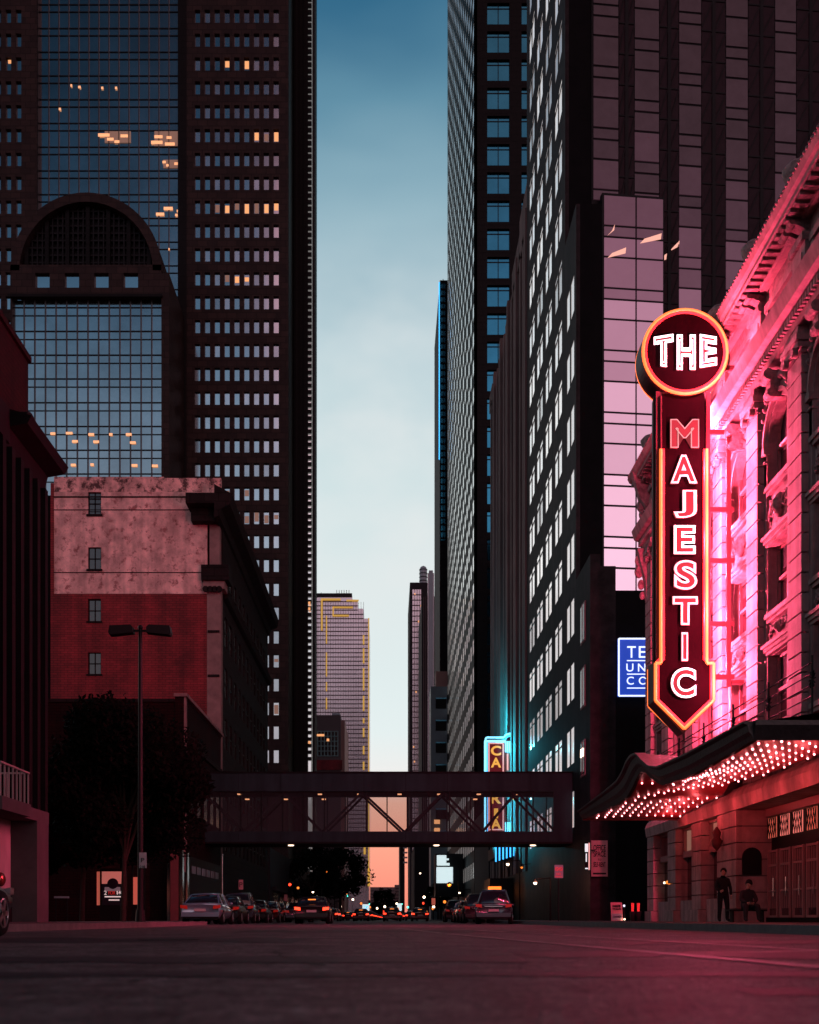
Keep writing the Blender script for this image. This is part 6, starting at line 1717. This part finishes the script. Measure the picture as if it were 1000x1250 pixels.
make_car('sedan', 'car_grey', 'dark car just left of the braking one, mostly hidden, further away', (PX(366, 90), 90, 0), 0, heads=False)
make_car('suv', 'car_grey', 'grey sport utility vehicle parked at the right kerb under the skywalk', (PX(607, 62), 63.5, 0), R(-6))
gr = 'cars parked ahead of the grey sport utility vehicle'
lbls = ['dark car parked right ahead of the grey sport utility vehicle', 'second dark car ahead of the grey sport utility vehicle', 'third dark car ahead of the grey sport utility vehicle', 'fourth dark car ahead of the grey sport utility vehicle']
c1 = None
for i, lb in enumerate(lbls):
    D = 74+i*8
    if c1 is None: c1 = make_car('suv', 'car_black', lb, (5.3, D, 0), 0, grp=gr)
    elif i in (1, 2): make_car('sedan', ('car_grey', 'car_silver')[i-1], lb, (5.15+.2*i, D, 0), R(2-i), grp=gr)
    else:
        o = copy_tree(c1); o.location = (5.3, D, 0); o['label'] = lb
# distant traffic
proto = make_car('sedan', 'car_red', 'small distant car with red tail lights in the middle of the far traffic', (0.6, 150, 0), 0, lit=True, grp='far traffic down the street')
onc = make_car('sedan', 'car_grey', 'small distant oncoming car with headlights in the far traffic', (-3.4, 160, 0), math.pi, heads=True, grp='far traffic down the street')
proto['label'] = onc['label'] = 'tiny car of the far traffic, a glow of lights at the street end'
rr = random.Random(4)
used = [(0.6, 150), (-3.4, 160)]
for k in range(60):
    for _ in range(30):
        lane = rr.choice((-6.4, -3.2, 0.3, 3.3)); D = 125+rr.random()**1.2*420
        if all(abs(lane-a) > 1 or abs(D-b) > 6.5 for a, b in used): break
    used.append((lane, D))
    src = onc if (lane < -4 and rr.random() < .3) else proto
    o = copy_tree(src); o.location = (lane, D, 0)

# ============================================================ TRAFFIC LIGHTS, POLES, SMALL LIGHTS
def traffic_light(label, px, py, D, mt, base_px=None, arm=False):
    x = PX(px, D); z = PZ(py, D); bx = x if base_px is None else PX(base_px, D)
    t = thing('traffic_light', label, 'traffic light', (bx, D, 0.1))
    m = MB(); m.tube((bx, D+.2, 0.1), (bx, D+.2, z+.6), 0.07, 0.05, 8, 'dark_metal')
    if abs(bx-x) > .3: m.tube((bx, D+.2, z+.5), (x, D+.2, z+.5), .04, n=6, mat='dark_metal')
    m.build('pole', None, t)
    m = MB(); top = z+.15 if mt != 'greenlight' else z+.85
    m.box(x-.17, x+.17, D-.05, D+.15, top-1.0, top+.02, 'black'); hd = m.build('head', None, t)
    for q in range(3):
        zz = top-.15-.32*q
        litm = (q == 0 and mt == 'redlight') or (q == 1 and mt == 'amber') or (q == 2 and mt == 'greenlight')
        m = MB(); m.sphere((x, D-.05, zz), .12, 10, 6, mt if litm else 'black', (1, .4, 1)); m.tube((x, D-.05, zz), (x, D-.2, zz+.02), .14, n=10, mat='black', cap=False); m.build('lens', None, hd)
    return t
traffic_light('red traffic light left of the braking car', 354, 1080, 104, 'redlight')
traffic_light('amber traffic light further right of the red one, half hidden', 364, 1080, 118, 'amber')
traffic_light('green traffic light far down the street, left side', 451, 1104, 260, 'greenlight')
traffic_light('green traffic light far down the street, middle', 491, 1104, 300, 'greenlight')
traffic_light('green traffic light far down the street, right of the middle', 511, 1112, 240, 'greenlight')
def glow_lamp(label, px, py, D, mt, r=.12, name='street_lamp', energy=0, colr=(1, .5, .3), arm=1.0):
    x = PX(px, D); z = PZ(py, D)
    t = thing(name, label, 'street lamp', (x, D, .1))
    m = MB(); m.tube((x+arm, D+.3, .1), (x+arm, D+.3, z+.35), .06, .04, 8, 'dark_metal'); m.tube((x+arm, D+.3, z+.33), (x, D+.1, z+.25), .035, n=6, mat='dark_metal'); m.build('pole', None, t)
    m = MB(); m.lathe([(0.02, .3), (r*1.4, .12), (r*1.5, .05)], (x, D, z), 10, 'dark_metal'); m.build('hood', None, t)
    m = MB(); m.sphere((x, D, z), r, 10, 6, mt); m.build('bulb', None, t)
    if energy: lamp_point('bulb_light', (x, D-.4, z), energy, colr, .03, t)
glow_lamp('single orange street lamp below the white panels', 548.5, 1080, 130, 'amber', .22, energy=60, colr=(1, .35, .1))
glow_lamp('bright whitish-red lamp above the grey vehicle, against the dark wall', 653.5, 1078, 78, 'headlight', .11, energy=60, colr=(1, .3, .2))
glow_lamp('small white lamp under the blue neon bars', 620, 1055, 100, 'headlight', .13, energy=40)
glow_lamp('dim warm lamp right of the small white lamp under the skywalk', 637, 1059, 104, 'amber', .10)
glow_lamp('tiny white lamp above the braking car', 382, 1089, 140, 'headlight', .12)
glow_lamp('tiny warm lamp on the far right pavement, left of the grey vehicle', 561, 1090, 110, 'headlight', .09)
glow_lamp('far lamp right of the sky gap, high under the skywalk', 513, 1066, 210, 'headlight', .16)
glow_lamp('faint red lamp on the left wall below the skywalk', 399, 1064, 150, 'amber', .1)
glow_lamp('tiny lamp far left of the gap under the tree', 402, 1064.5, 160, 'headlight', .06)
rr = random.Random(21)
for k in range(34):
    D_ = rr.uniform(150, 480); side = rr.choice((-1, 1)); xx = side*rr.uniform(5.5, 9.5) if rr.random() < .8 else rr.uniform(-5, 5)
    z_ = rr.uniform(1.4, 5.5)
    x0_ = xx; mt = rr.choice(('amber', 'amber', 'redlight', 'headlight', 'headlight', 'greenlight'))
    t = thing('far_lamp', 'tiny glowing lamp among the blurred far lights at the street end', 'street lamp', (x0_, D_, .1), 0, 'small far street lights')
    m = MB(); m.tube((x0_, D_+.1, .1), (x0_, D_+.1, z_), .05, n=5, mat='dark_metal'); m.build('pole', None, t)
    m = MB(); m.sphere((x0_, D_, z_), .10+.0006*D_, 8, 5, mt); m.build('bulb', None, t)
def road_sign(label, px0, px1, py0, py1, D, mt, txt=None, tm='ink'):
    x0, x1 = PX(px0, D), PX(px1, D); xm = (x0+x1)/2
    t = thing('street_sign', label, 'sign', (xm, D, .1))
    m = MB(); m.tube((xm, D+.05, .1), (xm, D+.05, PZ(py0, D)), .035, n=6, mat='dark_metal'); m.build('pole', None, t)
    m = MB(); m.box(x0, x1, D-.02, D+.01, PZ(py1, D), PZ(py0, D), mt); m.build('panel', None, t)
    if txt: put_text(txt, xm, D-.03, PZ((py0+py1)/2, D), (x1-x0)*.7, (PZ(py0, D)-PZ(py1, D))*.5, tm, t, 'lettering', .005)
road_sign('small pale parking sign above the left parked row', 291.5, 297, 1074, 1086, 76, 'banner', 'P')
road_sign('narrow lit reddish sign in the far right traffic', 527, 531.5, 1096.5, 1104.5, 150, 'orangepanel')
road_sign('bright white and blue sign on the left of the far traffic', 442.5, 451, 1104, 1113.5, 230, 'screen', '7', 'neon_glint_b')
road_sign('bright white sign on the right of the far traffic', 485, 490.5, 1103, 1112, 230, 'screen')
road_sign('small dark street sign above the braking car', 347, 351, 1092, 1100, 100, 'banner')
t = thing('parking_meter', 'thin chrome pole standing right of the shop pillars, behind the silver sedan', 'pole', (PX(271.5, 74), 74, .15))
m = MB(); m.tube((PX(271.5, 74), 74, .15), (PX(271.5, 74), 74, PZ(1043, 74)), .04, n=8, mat='chrome'); m.build('post', None, t); m = MB(); m.sphere((PX(271.5, 74), 74, PZ(1044, 74)), .07, 8, 5, 'chrome'); m.build('cap', None, t)
t = thing('low_barrier', 'short pale rail on dark posts in the lot left of the advertising panel', 'barrier', (PX(76, 58), 58, .1))
m = MB(); m.box(PX(66, 58), PX(84, 58), 58, 58.08, PZ(1096.5, 58), PZ(1094.2, 58), 'white_sign'); m.build('rail', None, t)
m = MB(); m.box(PX(67, 58), PX(68.5, 58), 58.02, 58.07, .1, PZ(1096, 58), 'black'); m.box(PX(81, 58), PX(82.5, 58), 58.02, 58.07, .1, PZ(1096, 58), 'black'); m.build('post', None, t)

# ============================================================ PEOPLE
def person(label, loc, joints, edges, radii, cloth, parts):
    t = thing('person', label, 'person', loc)
    me = bpy.data.meshes.new('body'); me.from_pydata(joints, edges, []); me.update()
    o = bpy.data.objects.new('body', me); col.objects.link(o); o.parent = t
    sk = o.modifiers.new('skin', 'SKIN'); sk.use_smooth_shade = True
    for i, r in enumerate(radii): me.skin_vertices[0].data[i].radius = r if isinstance(r, tuple) else (r, r)
    me.skin_vertices[0].data[0].use_root = True
    ss = o.modifiers.new('sub', 'SUBSURF'); ss.levels = 2; ss.render_levels = 2
    me.materials.append(M[cloth])
    return t, o
def add_head(t, c, face_dir, hood=None):
    c = Vector(c); f = Vector(face_dir).normalized(); side = Vector((-f.y, f.x, 0))
    m = MB(); m.sphere((c.x, c.y, c.z), .105, 16, 12, 'skin', (.86, .95, 1.18)); 
    nose = c+f*.105+Vector((0, 0, -.01)); m.sphere(nose, .018, 6, 5, 'skin', (1, 1, 1.5))
    for s in (-1, 1): m.sphere(c+side*s*.092+Vector((0, 0, -.005)), .022, 6, 5, 'skin', (.5, 1, 1.4))
    m.sphere(c+f*.07+Vector((0, 0, -.085)), .045, 8, 6, 'skin'); h = m.build('head', None, t, world=False)
    m = MB()
    for s in (-1, 1): m.sphere(c+f*.098+side*s*.035+Vector((0, 0, .015)), .012, 6, 5, 'ink')
    m.box(c.x+f.x*.103-.022, c.x+f.x*.103+.022, c.y+f.y*.103-.004, c.y+f.y*.103+.004, c.z-.055, c.z-.048, 'redink'); m.build('face', None, h, world=False)
    m = MB(); m.sphere(c-f*.02+Vector((0, 0, .03)), .118, 14, 10, 'hair', (.9, .95, 1.05))
    if hood: m.sphere(c-f*.03+Vector((0, 0, .05)), .125, 14, 10, hood, (.9, 1, 1.05))
    m.build('hair', None, h, world=False)
def add_hand(t, wrist, d, side):
    w_ = Vector(wrist); d = Vector(d).normalized(); s = Vector(side).normalized(); n = d.cross(s)
    J = [w_, w_+d*.05, w_+d*.09]; E = [(0, 1), (1, 2)]; Rr = [.024, .032, .03]
    for k, (o_, L_) in enumerate(((-.03, .065), (-.01, .075), (.01, .07), (.03, .055))):
        b = len(J); J += [w_+d*.09+s*o_, w_+d*(.09+L_*.5)+s*o_*1.15+n*.008, w_+d*(.09+L_)+s*o_*1.15+n*.028]; E += [(2, b), (b, b+1), (b+1, b+2)]; Rr += [.010, .009, .008]
    b = len(J); J += [w_+d*.04-s*.045, w_+d*.08-s*.065+n*.01]; E += [(1, b), (b, b+1)]; Rr += [.012, .009]
    me = bpy.data.meshes.new('hand'); me.from_pydata([tuple(j) for j in J], E, []); o = bpy.data.objects.new('hand', me); col.objects.link(o); o.parent = t
    sk = o.modifiers.new('skin', 'SKIN'); me.update()
    for i, r in enumerate(Rr): me.skin_vertices[0].data[i].radius = (r, r)
    me.skin_vertices[0].data[0].use_root = True
    ss = o.modifiers.new('sub', 'SUBSURF'); ss.levels = 1; ss.render_levels = 1; me.materials.append(M['skin'])
# standing person, face towards the street, weight on one leg
PXs, PYs = PX(880, 41.2), 40.9
J = [(0, 0, .95), (0, .02, 1.15), (0, .02, 1.36), (0, 0, 1.47), (0, -.01, 1.55),
     (-.17, 0, 1.40), (-.24, -.04, 1.14), (-.16, -.17, 1.02),
     (.17, .02, 1.40), (.25, .03, 1.13), (.24, -.08, .90),
     (-.10, 0, .90), (-.12, -.03, .50), (-.13, .02, .10), (-.14, -.14, .045),
     (.10, .02, .90), (.14, 0, .50), (.15, .06, .10), (.19, -.09, .045)]
E = [(0, 1), (1, 2), (2, 3), (3, 4), (2, 5), (5, 6), (6, 7), (2, 8), (8, 9), (9, 10), (0, 11), (11, 12), (12, 13), (13, 14), (0, 15), (15, 16), (16, 17), (17, 18)]
Rd = [(.16, .11), (.16, .11), (.17, .12), .07, .06, .075, .055, .045, .075, .055, .045, .11, .08, .065, .045, .11, .08, .065, .045]
t, o = person('standing person in dark clothes by the theatre entrance pier', (PXs, PYs, .15), J, E, Rd, 'cloth', None)
add_head(t, (0, -.02, 1.66), (-.5, -.85, 0), None)
add_hand(t, (-.16, -.17, 1.02), (.5, -.5, .15), (0, 0, 1)); add_hand(t, (.24, -.08, .90), (0, -.15, -1), (0, 1, 0))
# seated person on a low bench
PXs, PYs = PX(913, 39.3), 39.3
J = [(0, .08, .52), (0, .06, .72), (0, .0, .92), (0, -.03, 1.02), (0, -.05, 1.08),
     (-.17, 0, .95), (-.25, -.10, .72), (-.12, -.30, .62),
     (.17, 0, .95), (.25, -.10, .72), (.12, -.30, .62),
     (-.11, .02, .50), (-.18, -.42, .52), (-.20, -.44, .10), (-.20, -.58, .05),
     (.11, .02, .50), (.20, -.42, .52), (.24, -.40, .10), (.26, -.54, .05)]
Rd = [(.18, .15), (.18, .13), (.18, .12), .08, .06, .085, .065, .05, .085, .065, .05, .12, .09, .07, .045, .12, .09, .07, .045]
t, o = person('hunched seated person in dark clothes and cap right of the standing one', (PXs, PYs, .15), J, E, Rd, 'cloth2', None)
add_head(t, (0, -.10, 1.19), (-.6, -.75, -.2), 'cloth')
add_hand(t, (-.12, -.30, .62), (.5, -.5, -.1), (0, 0, 1)); add_hand(t, (.12, -.30, .62), (-.5, -.5, -.1), (0, 0, 1))
t = thing('bench', 'low dark bench under the seated person at the theatre entrance', 'bench', (PXs, PYs+.1, .15))
m = MB(); m.box(PXs-.6, PXs+.6, PYs-.1, PYs+.32, .50, .56, 'dark_metal'); m.build('seat', None, t)
for s in (-.5, .46):
    m = MB(); m.box(PXs+s, PXs+s+.05, PYs-.05, PYs+.28, .15, .50, 'dark_metal'); m.build('leg', None, t)
